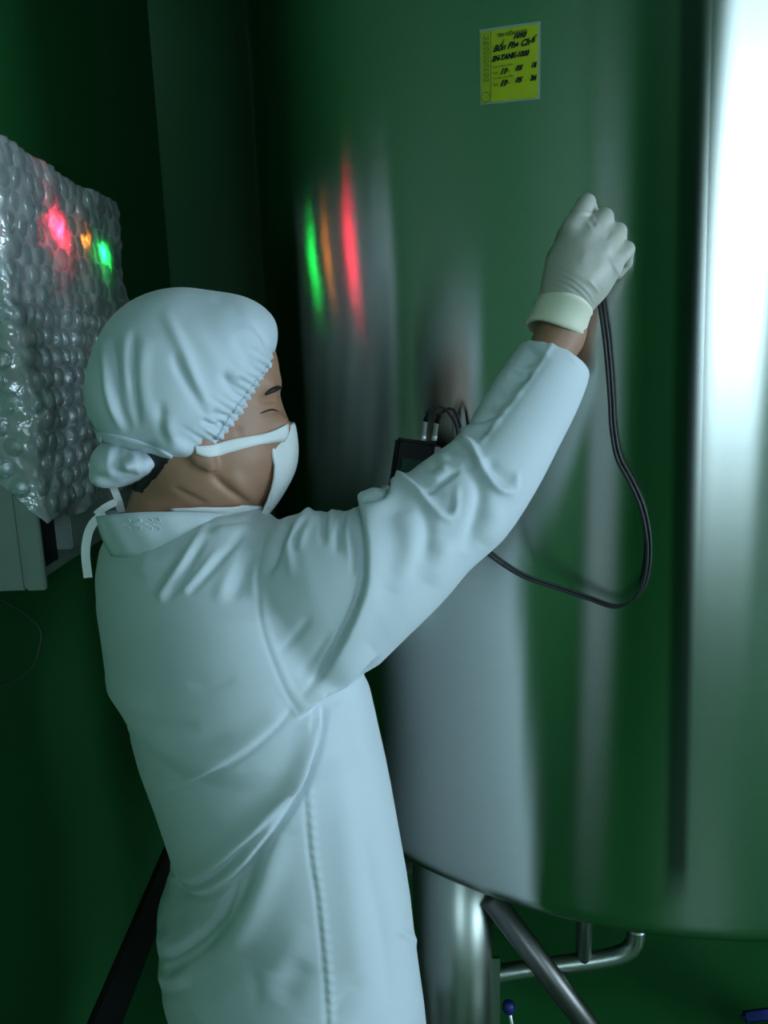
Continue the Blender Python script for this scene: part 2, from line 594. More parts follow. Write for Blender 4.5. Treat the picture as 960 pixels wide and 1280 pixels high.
box_bm((X0, Y0 - .1, 0), (0.30, Y0, ZC), bm=bw)
struct(bm_obj('wall_back', bw, M['green_wall']))
bw = bmesh.new()
box_bm((0.30, Y0 - .1, 0), (X1, Y0, WZ0), bm=bw)
box_bm((0.30, Y0 - .1, WZ1), (X1, Y0, ZC), bm=bw)
box_bm((0.30, Y0 - .1, WZ0), (WX0, Y0, WZ1), bm=bw)
box_bm((WX1, Y0 - .1, WZ0), (X1, Y0, WZ1), bm=bw)
struct(bm_obj('wall_back_panel', bw, M['pale_panel']))
win = struct(link('window_1', None, None))
win.location = (0, 0, 0)
fb = bmesh.new()
fr = .05
box_bm((WX0, Y0 - .08, WZ0), (WX1, Y0 + .01, WZ0 + fr), bm=fb); box_bm((WX0, Y0 - .08, WZ1 - fr), (WX1, Y0 + .01, WZ1), bm=fb)
box_bm((WX0, Y0 - .08, WZ0), (WX0 + fr, Y0 + .01, WZ1), bm=fb); box_bm((WX1 - fr, Y0 - .08, WZ0), (WX1, Y0 + .01, WZ1), bm=fb)
bm_obj('window_frame', fb, M['pale_panel'], win)
for i in range(2):
    a = WX0 + fr + i * (WX1 - WX0 - 2 * fr) / 2
    box('pane', (a + .004, Y0 - .055, WZ0 + fr), (a + (WX1 - WX0 - 2 * fr) / 2 - .004, Y0 - .045, WZ1 - fr), M['window'], win)
struct(box('dark_strip_left', (X0, -0.80, 0), (X0 + .014, 2.72, .16), M['black_strip'], bevel=.004))  # near-black strip along the foot of the left wall
struct(box('trim_1', (0.27, Y0, 0), (0.33, Y0 + .03, ZC), M['frame']))
dr = struct(link('standin_door', None, None))  # unseen door added so its reflection stands in for the person behind the camera
box('standin_leaf', (X0, -1.75, 0), (X0 + .04, -0.85, 2.05), M['standin_paint'], dr, bevel=.004)
box('standin_handle', (X0 + .04, -0.97, 1.0), (X0 + .08, -0.94, 1.16), M['chrome'], dr, bevel=.006)
# unseen fill tubes added under the ceiling to brighten walls and shoulders
for i, (lx, ly) in enumerate(((1.9, -1.2), (-1.2, 2.2), (1.0, -0.1))):
    t = empty('fill_light', (lx, ly, ZC), ('added unseen fill tube under the ceiling over the open floor', 'added unseen fill tube under the ceiling of the side passage', 'added unseen fill tube under the ceiling close to the tank')[i], 'fill light')
    box('housing', (lx - .10, ly - .62, ZC - .05), (lx + .10, ly + .62, ZC), M['pale_panel'], t, bevel=.005)
    for s in (-.05, .05):
        tube('tube', [(lx + s, ly - .6, ZC - .07), (lx + s, ly + .6, ZC - .07)], .014, M['tube'], t)

# ================================================================== THE TANK
TC = np.array([0.57, 1.79]); TR = 0.82; ZK = CAM_H - 0.832; KR = 0.05
def tank_surf(x):
    return TC[1] - math.sqrt(TR ** 2 - (x - TC[0]) ** 2)
def tank_hit(px, py, R=TR):
    d = ray(px, py)
    a = d[0] ** 2 + d[1] ** 2; b = -2 * (d[0] * TC[0] + d[1] * TC[1]); c = TC.dot(TC) - R * R
    t = (-b - math.sqrt(b * b - 4 * a * c)) / 2 / a
    return CAM + d * t
tank = empty('mixing_tank', (TC[0], TC[1], 0), 'large brushed stainless steel tank standing on tubular legs', 'tank')
prof = [(0.0, ZK - .19), (0.25, ZK - .165), (0.5, ZK - .12), (0.7, ZK - .075), (TR - .09, ZK - .0465 - .006)]
for a in np.linspace(70, 0, 10):
    prof.append((TR - KR + KR * math.cos(math.radians(a)), ZK - KR * math.sin(math.radians(a))))
for z in np.linspace(ZK + .02, 2.75, 24):
    prof.append((TR, z))
for a in np.linspace(10, 90, 8):
    prof.append((TR - .05 + .05 * math.cos(math.radians(a)), 2.75 + .05 * math.sin(math.radians(a))))
prof += [(0.5, 2.86), (0.0, 2.90)]
shell = link('shell', revolve_mesh(prof, 288), M['steel'], tank)
shell.matrix_parent_inverse = Matrix.Identity(4)
# dark strip running down the shell, fading at its sides and lower end
def strip_at(z):
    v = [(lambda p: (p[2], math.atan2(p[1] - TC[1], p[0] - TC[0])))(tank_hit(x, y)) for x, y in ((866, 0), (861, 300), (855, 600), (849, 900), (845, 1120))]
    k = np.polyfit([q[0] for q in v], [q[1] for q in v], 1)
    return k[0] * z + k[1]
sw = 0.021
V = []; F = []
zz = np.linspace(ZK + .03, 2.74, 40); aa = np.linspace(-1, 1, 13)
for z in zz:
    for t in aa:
        an = strip_at(z) + t * sw / TR
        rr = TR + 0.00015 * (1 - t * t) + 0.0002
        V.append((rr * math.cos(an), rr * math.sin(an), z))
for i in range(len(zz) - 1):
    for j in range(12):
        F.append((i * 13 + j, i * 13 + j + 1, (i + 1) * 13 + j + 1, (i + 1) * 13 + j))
ms = steel('shell_strip_steel', tangent_uv=True)
sm_ = np_mesh('shell_strip', V, F)
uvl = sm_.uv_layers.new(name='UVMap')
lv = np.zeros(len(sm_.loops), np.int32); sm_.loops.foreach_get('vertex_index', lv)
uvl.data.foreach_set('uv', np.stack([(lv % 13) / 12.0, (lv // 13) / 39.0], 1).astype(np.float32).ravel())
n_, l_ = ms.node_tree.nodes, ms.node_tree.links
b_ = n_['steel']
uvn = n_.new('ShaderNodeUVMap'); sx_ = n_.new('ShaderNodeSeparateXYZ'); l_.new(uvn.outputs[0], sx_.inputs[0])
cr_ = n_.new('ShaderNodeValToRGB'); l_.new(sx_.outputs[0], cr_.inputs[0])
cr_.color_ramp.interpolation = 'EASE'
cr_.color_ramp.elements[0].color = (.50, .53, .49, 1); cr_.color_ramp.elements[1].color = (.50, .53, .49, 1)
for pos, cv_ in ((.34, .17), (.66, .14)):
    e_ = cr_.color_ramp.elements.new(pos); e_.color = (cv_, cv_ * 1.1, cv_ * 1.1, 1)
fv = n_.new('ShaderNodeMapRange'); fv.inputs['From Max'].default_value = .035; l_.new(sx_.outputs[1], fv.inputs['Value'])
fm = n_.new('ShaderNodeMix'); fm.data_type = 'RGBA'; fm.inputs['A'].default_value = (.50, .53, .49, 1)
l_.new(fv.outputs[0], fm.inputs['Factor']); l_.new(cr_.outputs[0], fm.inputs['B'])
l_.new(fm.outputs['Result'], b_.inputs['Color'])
strip_obj = link('shell_strip', sm_, ms, tank)
strip_obj.matrix_parent_inverse = Matrix.Identity(4)
strip_obj['label'] = 'dark vertical strip'

# legs and pipework under the tank
lc = P(568, 1210, 1.25)[:2]
for k in range(4):
    v = lc - TC
    a = k * math.pi / 2
    q = TC + np.array([v[0] * math.cos(a) - v[1] * math.sin(a), v[0] * math.sin(a) + v[1] * math.cos(a)])
    tube('leg', [(q[0], q[1], 0.012), (q[0], q[1], ZK + .02)], .074, M['pipe'], tank, 28)
    bmf = bmesh.new()
    bmesh.ops.create_cone(bmf, cap_ends=True, segments=28, radius1=.11, radius2=.11, depth=.012, matrix=Matrix.Translation((q[0], q[1], .006)))
    bm_obj('foot_plate', bmf, M['pipe'], tank)
Yr = 1.24
rail = catmull([P(590, 1222, Yr), P(650, 1213, Yr), P(700, 1206, Yr), P(750, 1199, Yr), P(778, 1192, Yr), P(792, 1180, Yr), P(796, 1160, Yr)], 8)
tube('drain_rail', rail, .0165, M['pipe'], tank, 16)
a = P(729, 1204, Yr); tube('rail_stub', [a, (a[0], a[1], ZK - .02)], .0145, M['pipe'], tank, 14)
a, b = P(612, 1120, 1.20), P(748, 1300, 1.20)
tube('brace', [a, b, b + (b - a) * ((0.01 - b[2]) / (b[2] - a[2]))], .021, M['brace'], tank, 16)
g = P(612, 1205, 1.23)
gb = bmesh.new()
box_bm((g[0] - .004, 1.22, g[2] - .35), (g[0] + .018, 1.226, g[2] + .02), bm=gb)
bm_obj('gusset', gb, M['pipe'], tank)
# sampling valve with blue knob
kb = P(636, 1259, 1.24)
vk = empty('sampling_valve', (kb[0], kb[1], 0), 'dark blue ball knob on thin steel rod beneath tank', 'valve')
bmk = bmesh.new(); bmesh.ops.create_uvsphere(bmk, u_segments=20, v_segments=14, radius=.0125, matrix=Matrix.Translation(kb))
for v in bmk.verts:
    v.co.z = kb[2] + (v.co.z - kb[2]) * 1.15
bm_obj('ball', bmk, M['blue'], vk, True)
tube('rod', [kb, kb + np.array([.012, 0, -.08]), (kb[0] + .02, kb[1], 0.0)], .0035, M['chrome'], vk, 10)
hb = P(948, 1269, 1.30)
vh = empty('floor_valve', (hb[0], hb[1], 0), 'bright blue lever handle of floor valve under tank', 'valve')
hbm = box_bm((hb[0] - .035, hb[1] - .012, hb[2] - .012), (hb[0] + .12, hb[1] + .012, hb[2] + .012), .009)
for v in hbm.verts:
    v.co.z += (v.co.x - hb[0]) * .12
bm_obj('lever', hbm, M['blue'], vh, True)
tube('stem', [(hb[0] + .10, hb[1], 0), (hb[0] + .10, hb[1], hb[2])], .011, M['pipe'], vh, 14)

# inspection label stuck on the tank
lab = empty('inspection_label', (0, 0, 0), 'yellow inspection label with black handwriting on tank', 'label')
l_tl, l_tr, l_bl, l_br = (tank_hit(*p) for p in ((600.5, 37), (676, 27), (600, 132), (675, 124)))
def ang(p): return math.atan2(p[1] - TC[1], p[0] - TC[0])
la0, la1 = (ang(l_tl) + ang(l_bl)) / 2, (ang(l_tr) + ang(l_br)) / 2
lzt, lzb = (l_tl[2] + l_tr[2]) / 2, (l_bl[2] + l_br[2]) / 2
lw_, lh_ = (la1 - la0) * TR, lzt - lzb
lab.location = (l_bl[0], l_bl[1], lzb)
lskew = ((l_tr[2] - l_tl[2]) + (l_br[2] - l_bl[2])) / 2
def on_tank(u, v, off):
    """u, v in 0..1 across the label, off metres in front of the steel"""
    an = la0 + (la1 - la0) * u
    r = TR + off
    return (TC[0] + r * math.cos(an), TC[1] + r * math.sin(an), lzb + lh_ * v + lskew * (u - .5))
def patch(name, u0, u1, v0, v1, off, material, parent, th=.0004):
    V = []; n = 9
    for o_ in (off, off - th):
        for i in range(n):
            u = u0 + (u1 - u0) * i / (n - 1)
            V += [on_tank(u, v0, o_), on_tank(u, v1, o_)]
    F = []
    for i in range(n - 1):
        a = 2 * i
        F += [(a, a + 2, a + 3, a + 1), (2 * n + a + 1, 2 * n + a + 3, 2 * n + a + 2, 2 * n + a), (a, 2 * n + a, 2 * n + a + 2, a + 2), (a + 1, a + 3, 2 * n + a + 3, 2 * n + a + 1)]
    F += [(0, 1, 2 * n + 1, 2 * n), (2 * n - 2, 4 * n - 2, 4 * n - 1, 2 * n - 1)]
    me = bpy.data.meshes.new(name); me.from_pydata(V, [], F)
    return link(name, me, material, parent)
patch('laminate', 0, 1, 0, 1, .0007, M['label_edge'], lab)
patch('paper', .022, .965, .022, .965, .0012, M['label'], lab)
patch('side_strip', .022, .19, .022, .965, .0014, M['label_strip'], lab, .0003)
patch('divider_line', .19, .198, .022, .965, .0016, M['print'], lab, .0003)
def text(name, body, u, v, size, material, shear=0.0, bold=0.0, tilt=0.0, rot=False, sx=1.0):
    cu = bpy.data.curves.new(name, 'FONT')
    cu.body = body; cu.size = size; cu.shear = shear; cu.offset = bold; cu.resolution_u = 3
    o = bpy.data.objects.new(name, cu)
    col.objects.link(o)
    dg = bpy.context.evaluated_depsgraph_get()
    me = bpy.data.meshes.new_from_object(o.evaluated_get(dg))
    bpy.data.objects.remove(o, do_unlink=True)
    for vt in me.vertices:
        x, y = vt.co.x * sx, vt.co.y
        y += x * tilt
        if rot:
            x, y = -y, x
        vt.co = Vector(on_tank(u + x / lw_, v + y / lh_, .0019))
    me.materials.clear()
    return link(name, me, material, lab)
k = lw_
text('printed_title', 'TEM KIỂM SOÁT', .30, .865, .058 * k * 1.15, M['print'], bold=.0003, tilt=.02)
text('printed_text', 'Số:', .38, .80, .05 * k, M['print'])
text('handwriting', '1093', .56, .815, .105 * k, M['ink'], .45, .0006, .05)
text('printed_text', 'Tên thiết bị:', .22, .725, .045 * k, M['print'])
text('handwriting', 'Bồn Pha Chế', .23, .68, .125 * k, M['ink'], .5, .0005, .07, sx=.98)
text('handwriting', 'SN-TANK-1000', .21, .555, .105 * k, M['ink'], .4, .0006, .05, sx=.87)
text('printed_text', 'Ngày kiểm định', .22, .465, .052 * k, M['print'], tilt=.03)
text('printed_text', 'Ngày      tháng      năm', .22, .39, .05 * k, M['print'], tilt=.03)
text('handwriting', '19', .34, .375, .115 * k, M['ink'], .45, .0005)
text('handwriting', '05', .60, .40, .105 * k, M['ink'], .45, .0005)
text('handwriting', '18', .855, .42, .10 * k, M['ink'], .3, .0006, sx=.8)
text('printed_text', 'Có hiệu lực đến', .22, .315, .052 * k, M['print'], tilt=.03)
text('printed_text', 'Ngày      tháng      năm', .22, .235, .05 * k, M['print'], tilt=.03)
text('handwriting', '19', .34, .22, .115 * k, M['ink'], .45, .0007)
text('handwriting', '05', .60, .245, .105 * k, M['ink'], .45, .0005)
text('handwriting', '24', .85, .255, .10 * k, M['ink'], .3, .0007, sx=.85)
# tiny illegible print in the side strip
for i_, u_ in enumerate((.07, .105, .14)):
    vv = .30
    while vv < .88:
        ln = rng.uniform(.02, .06)
        patch('print_line', u_, u_ + .016, vv, vv + ln, .0017, M['print'], lab, .0003)
        vv += ln + rng.uniform(.012, .03)
# round stamp in the lower corner of the side strip
cc = [(.105 + .075 * math.cos(t) , .095 + .075 * math.sin(t) * lw_ / lh_) for t in np.linspace(0, 2 * math.pi, 33)]
tube('round_stamp', [on_tank(u, v, .0016) for u, v in cc], .0004, M['print'], lab, 6)

# ================================================================== CONTROL PANEL IN BUBBLE WRAP
NX = P(25, 420, 1.12)[0]                 # plane of the door, facing the tank
YN = 1.12
YF = (lambda d: NX / d[0] * d[1])(ray(148, 300))
zt = P(12, 166, YN)[2]; zb = P(33, 655, YN)[2]
pan = empty('control_panel', (X0 + .1, (YN + YF) / 2, zb - .1), 'grey electrical control panel on green wall, wrapped in clear bubble film', 'control panel')
zlow = P(36, 741, YN)[2]
DX = NX - 0.012
box('body', (X0, YN + .01, zlow), (DX - .03, YF - .01, zt - .02), M['enclosure'], pan, bevel=.004)
eb = bmesh.new()
box_bm((DX - .03, YN + .01, zlow), (DX, YN + .02, zt - .02), .002, eb)
bm_obj('door_stile', eb, M['enclosure'], pan)
box('door', (DX - .03, YN + .125, zlow + .035), (DX, YF - .01, zt - .02), M['enclosure'], pan, bevel=.003)
box('recess', (DX - .03, YN + .02, zlow + .02), (DX - .026, YN + .125, zt - .03), M['void'], pan)
# pilot lamps
def on_door(px, py):
    d = ray(px, py); t = (DX - CAM[0]) / d[0]
    return CAM + d * t
lampM = []
for (px_, py_, r, mk, nm) in ((64, 284, .021, 'red_lamp', 'red'), (101, 301, .015, 'amber_lamp', 'amber'), (124, 318, .018, 'green_lamp', 'green')):
    c = on_door(px_, py_)
    Lm = bmesh.new()
    bmesh.ops.create_uvsphere(Lm, u_segments=18, v_segments=10, radius=r)
    for v in Lm.verts:
        v.co = Vector((DX + .002 + max(v.co.x, 0) * .5, c[1] + v.co.y, c[2] + v.co.z))
    lo = bm_obj('pilot_lamp', Lm, M[mk], pan, True)
    lo['label'] = nm + ' lit pilot lamp'
    bz = bmesh.new()
    bmesh.ops.create_cone(bz, cap_ends=True, segments=24, radius1=r * 1.25, radius2=r * 1.1, depth=.006, matrix=Matrix.Translation((DX + .003, c[1], c[2])) @ Matrix.Rotation(math.pi / 2, 4, 'Y'))
    bm_obj('bezel', bz, M['chrome'], lo)

# loose film sheet: front side face, corner, door face
rngw = np.random.default_rng(3)
def wrap_pt(s, z):
    """s along the sheet: <0 on the side facing the room, >0 on the door face"""
    r = .018
    if s < -r:
        x, y, nx, ny = NX + s, YN - .012, 0, -1
        x = NX - r + (s + r)
    elif s < r * .57:
        a = (s + r) / (r * 1.57) * math.pi / 2
        x, y = NX - r + r * math.sin(a), YN - .012 + r - r * math.cos(a)
        nx, ny = math.sin(a), -math.cos(a)
    else:
        x, y, nx, ny = NX, YN - .012 + r + (s - r * .57), 1, 0
    wv = .004 * math.sin(z * 21 + s * 9) + .003 * math.sin(z * 47 - s * 33) + .0025 * math.sin(s * 61 + z * 12)
    low = max(0, (zt - .25 - z)) * .045                      # the film bellies out towards its loose lower end
    o_ = wv + low * (1 if s > 0 else .3)
    return np.array([x + nx * o_, y + ny * o_, z]), np.array([nx, ny, 0.0])
S0, S1 = -.16, YF - YN + .02
def zbot(s):
    if s < 0:
        return zb + .01 + (-s) * 1.1
    return zb + .008 * math.sin(s * 40) - .012 * (s / S1)
def ztop(s):
    return zt + .0025 * math.sin(s * 17)
ns, nz = 90, 110
V = []; F = []
ss = np.linspace(S0, S1, ns)
for s in ss:
    for j in range(nz):
        t = j / (nz - 1)
        z = zbot(s) + (ztop(s) - zbot(s)) * t
        p, nn = wrap_pt(s, z)
        p = p + nn * (.0016 * math.sin(s * 190 + 3 * math.sin(z * 60)) + .0014 * math.sin(z * 210 + 2 * math.sin(s * 75)))
        V.append(p)
for i in range(ns - 1):
    for j in range(nz - 1):
        a = i * nz + j
        F.append((a, a + nz, a + nz + 1, a + 1))
# top flap folded back over the panel
base = len(V)
for i in range(ns):
    p = np.array(V[i * nz + nz - 1])
    q = p.copy()
    s = ss[i]
    if s > 0: q[0] -= .13
    else: q[1] += .10
    q[2] -= .004
    V.append(q)
for i in range(ns - 1):
    a = i * nz + nz - 1
    F.append((a, a + nz, base + i + 1, base + i))
wrap = link('bubble_wrap', np_mesh('bubble_wrap', V, F), M['film'], pan)
wrap['label'] = 'clear bubble film'
# bubbles
bd = bmesh.new()
bmesh.ops.create_uvsphere(bd, u_segments=12, v_segments=8, radius=.0152)
bmesh.ops.delete(bd, geom=[v for v in bd.verts if v.co.z < -.0005], context='VERTS')
for v in bd.verts:
    k_ = v.co.z / .0152
    v.co.z *= .52
    v.co.x *= 1.0 + .10 * (1 - k_)
    v.co.y *= 1.0 + .10 * (1 - k_)
    v.co.z += .0006 * math.sin(v.co.x * 900) * k_ + .0006 * math.cos(v.co.y * 800) * k_
bme = bpy.data.meshes.new('bubble'); bd.to_mesh(bme); bd.free()
bme.polygons.foreach_set('use_smooth', np.ones(len(bme.polygons), bool))
bme.materials.append(M['bubble'])
nb_ = 0
pitch = .035
rowi = 0
z = zt - .02
while z > zb - .02:
    s = -.075 + (pitch / 2 if rowi % 2 else 0)
    while s < S1 - .02:
        if z > zbot(s) + .012 and abs(s) > .006:
            p, nn = wrap_pt(s + rngw.normal(0, .0015), z + rngw.normal(0, .0015))
            o = bpy.data.objects.new('bubble', bme)
            col.objects.link(o)
            o.parent = wrap
            up_ = Vector((0, 0, 1)); n_ = Vector(nn) + Vector(rngw.normal(0, .08, 3)); n_.normalize()
            xx = up_.cross(n_).normalized(); yy = n_.cross(xx)
            sc_ = 1 + rngw.normal(0, .06)
            mm = Matrix((( xx.x, yy.x, n_.x, p[0] + nn[0] * .001), (xx.y, yy.y, n_.y, p[1] + nn[1] * .001), (xx.z, yy.z, n_.z, p[2]), (0, 0, 0, 1)))
            o.matrix_basis = mm @ Matrix.Rotation(rngw.uniform(0, 6.28), 4, 'Z') @ Matrix.Diagonal((sc_, sc_ * rngw.uniform(.9, 1.1), rngw.uniform(.75, 1.1) * (.45 if z > zt - .22 else 1.05), 1))
            nb_ += 1
        s += pitch
    z -= pitch * .88
    rowi += 1
print('bubbles', nb_)
# thin cable hanging below the panel along the wall
hc = [(X0 + .06, YN + .05, zlow - .003)]
for (px_, py_) in ((46, 780), (48, 815), (35, 840), (8, 856), (-30, 862)):
    d = ray(px_, py_); t = (X0 + .02 - CAM[0]) / d[0]
    hc.append(CAM + d * t)
tag(tube('hanging_wire', catmull(hc, 8), .0014, mat('wire_grey', (.12, .16, .12), .5), None, 8), 'thin grey wire looping down green wall below the panel', 'wire')

# ================================================================== THE PERSON
person = empty('person', (-0.17, 1.0, 0), 'person in white coat, cap and mask reaching a gloved hand up to the tank', 'person')

def stack(rows, phi, ratio=None):
    """rows (photo row, left px, right px, distance, lateral half width or None) -> ring table by height"""
    T = []
    c, s = math.cos(phi), math.sin(phi)
    for r in rows:
        py, L, R, Y = r[:4]
        a = P(L, py, Y); b = P(R, py, Y)
        wd = (b[0] - a[0]) / 2
        if ratio is not None and (len(r) < 5 or r[4] is None):
            lat = wd / math.sqrt(s * s + (ratio * c) ** 2); dep = lat * ratio
        else:
            lat = r[4]; dep = math.sqrt(max(wd * wd - (lat * s) ** 2, 1e-6)) / c
        T.append(((a[2] + b[2]) / 2, (a[0] + b[0]) / 2, Y, lat, dep))
    T.sort()
    return np.array(T)

def stack_f(T, phi, n=2.2, grow=0.0):
    c, s = math.cos(phi), math.sin(phi)
    def f(X, Y, Z):
        z = Z[0, 0, :]
        cx, cy, la, de = (np.interp(z, T[:, 0], T[:, i])[None, None, :].astype(np.float32) for i in (1, 2, 3, 4))
        x, y = X - cx, Y - cy
        fwd = x * c + y * s
        lat = x * s - y * c
        q = (np.abs(fwd / (de + grow)) ** n + np.abs(lat / (la + grow)) ** n) ** (1 / n) + 1e-6
        r = np.sqrt(fwd * fwd + lat * lat)
        d = r * (1 - 1 / q)
        over = np.maximum(T[0, 0] - grow - z, z - T[-1, 0] - grow)[None, None, :]
        return np.where(over > 0, np.sqrt(np.maximum(d, 0) ** 2 + over ** 2), np.maximum(d, over)).astype(np.float32)
    return f

def stack_box(T, g=0.02):
    m = np.maximum(T[:, 3], T[:, 4])
    return (np.array([(T[:, 1] - m).min(), (T[:, 2] - m).min(), T[0, 0]]) - g, np.array([(T[:, 1] + m).max(), (T[:, 2] + m).max(), T[-1, 0]]) + g)

def sleeve_f(C, E1, R1, R2):
    """elliptic tube with centre line C, first axis E1 (unit), radii R1 along it and R2 across"""
    C = np.asarray(C); n = len(C)
    def f(X, Y, Z):
        best = None
        for i in range(n - 1):
            a, d = C[i], C[i + 1] - C[i]
            L2 = d.dot(d); t_ = d / math.sqrt(L2)
            x, y, z = X - a[0], Y - a[1], Z - a[2]
            t0 = (x * d[0] + y * d[1] + z * d[2]) / L2
            t = np.clip(t0, 0, 1)
            x, y, z = x - t * d[0], y - t * d[1], z - t * d[2]
            e1 = E1[i] - t_ * E1[i].dot(t_); e1 /= np.linalg.norm(e1)
            e2 = np.cross(t_, e1)
            u = x * e1[0] + y * e1[1] + z * e1[2]; v = x * e2[0] + y * e2[1] + z * e2[2]
            ax = x * t_[0] + y * t_[1] + z * t_[2]
            ra = R1[i] + (R1[i + 1] - R1[i]) * t; rb = R2[i] + (R2[i + 1] - R2[i]) * t
            q = np.sqrt((u / ra) ** 2 + (v / rb) ** 2 + (ax / np.minimum(ra, rb)) ** 2) + 1e-6
            r = np.sqrt(u * u + v * v + ax * ax)
            dd = r * (1 - 1 / q)
            best = dd if best is None else smin(best, dd, 0.006)
        return best.astype(np.float32)
    return f

def resample(A, n):
    return catmull(np.asarray(A, float), n)

# ---------------------------------------------------------------- coat
PHI = math.radians(35)
torso_rows = [(632, 205, 325, .985, None), (645, 172, 345, .99, None), (660, 140, 358, 1.0, None), (674, 122, 370, 1.01, None), (690, 114, 388, 1.02, None), (720, 108, 418, 1.02, None),
    (760, 109, 436, 1.02, None), (800, 115, 448, 1.02, None), (840, 120, 459, 1.015, None), (862, 126, 464, 1.01, None), (885, 143, 469, 1.01, None), (920, 152, 477, 1.0, None),
    (950, 160, 483, 1.0, None), (1000, 179, 492, 1.0, None), (1050, 196, 501, 1.0, None), (1082, 207, 506, 1.0, None), (1120, 201, 510, 1.0, None),
    (1165, 186, 516, 1.0, None), (1200, 187, 521, 1.0, None), (1240, 190, 525, 1.0, None), (1280, 203, 528, 1.0, None), (1330, 212, 532, 1.0, None), (1400, 222, 540, 1.0, None)]
TT = stack(torso_rows, PHI, 0.64)
sl = [  # upper edge, lower edge, distance, half thickness
    ((345, 668), (360, 880), .955, .085), ((388, 640), (418, 848), .908, .088), ((437, 640), (473, 806), .90, .080), ((468, 622), (530, 762), .91, .070),
    ((500, 600), (573, 718), .92, .064), ((548, 566), (613, 682), .93, .060), ((588, 535), (649, 630), .942, .056), ((612, 494), (678, 580), .955, .052),
    ((634, 455), (706, 530), .966, .049), ((647, 437), (725, 490), .975, .046), ((656, 424), (726, 470), .98, .043)]
A_ = np.array([P(*s[0], s[2]) for s in sl]); B_ = np.array([P(*s[1], s[2]) for s in sl])
Cn = resample((A_ + B_) / 2, 3)
ax_ = resample(A_ - B_, 3); r1 = np.linalg.norm(ax_, axis=1) / 2; e1 = ax_ / (2 * r1[:, None])
r2 = resample(np.array([[s[3]] for s in sl]), 3)[:, 0]
# far sleeve, bent to carry the meter
fa = np.array([(-.315, 1.155, 1.33), (-.275, 1.18, 1.26), (-.215, 1.195, 1.19), (-.15, 1.185, 1.18), (-.09, 1.16, 1.20), (-.05, 1.145, 1.215)])
fC = resample(fa, 3); fe = np.tile(np.array([0, 0.3, 1.0]) / math.hypot(.3, 1), (len(fC), 1))
fr_ = resample(np.array([[.075], [.07], [.062], [.058], [.052], [.045]]), 3)[:, 0]
lo, hi = stack_box(TT)
lo = np.minimum(lo, fC.min(0) - .1); hi = np.maximum(hi, np.maximum(Cn.max(0), fC.max(0)) + .09)
lo = np.minimum(lo, Cn.min(0) - .12)
vol = Vol(lo - .01, hi + .01, .0027)
b0, b1 = stack_box(TT)
vol.add(stack_f(TT, PHI), b0, b1)
# blade of the near shoulder and the rounded upper back
vol.add(sleeve_f(fC, fe, fr_, fr_), fC.min(0) - .08, fC.max(0) + .08, .05)
vol.add(sleeve_f(Cn, e1, r1, r2), Cn.min(0) - .13, Cn.max(0) + .13, .016)
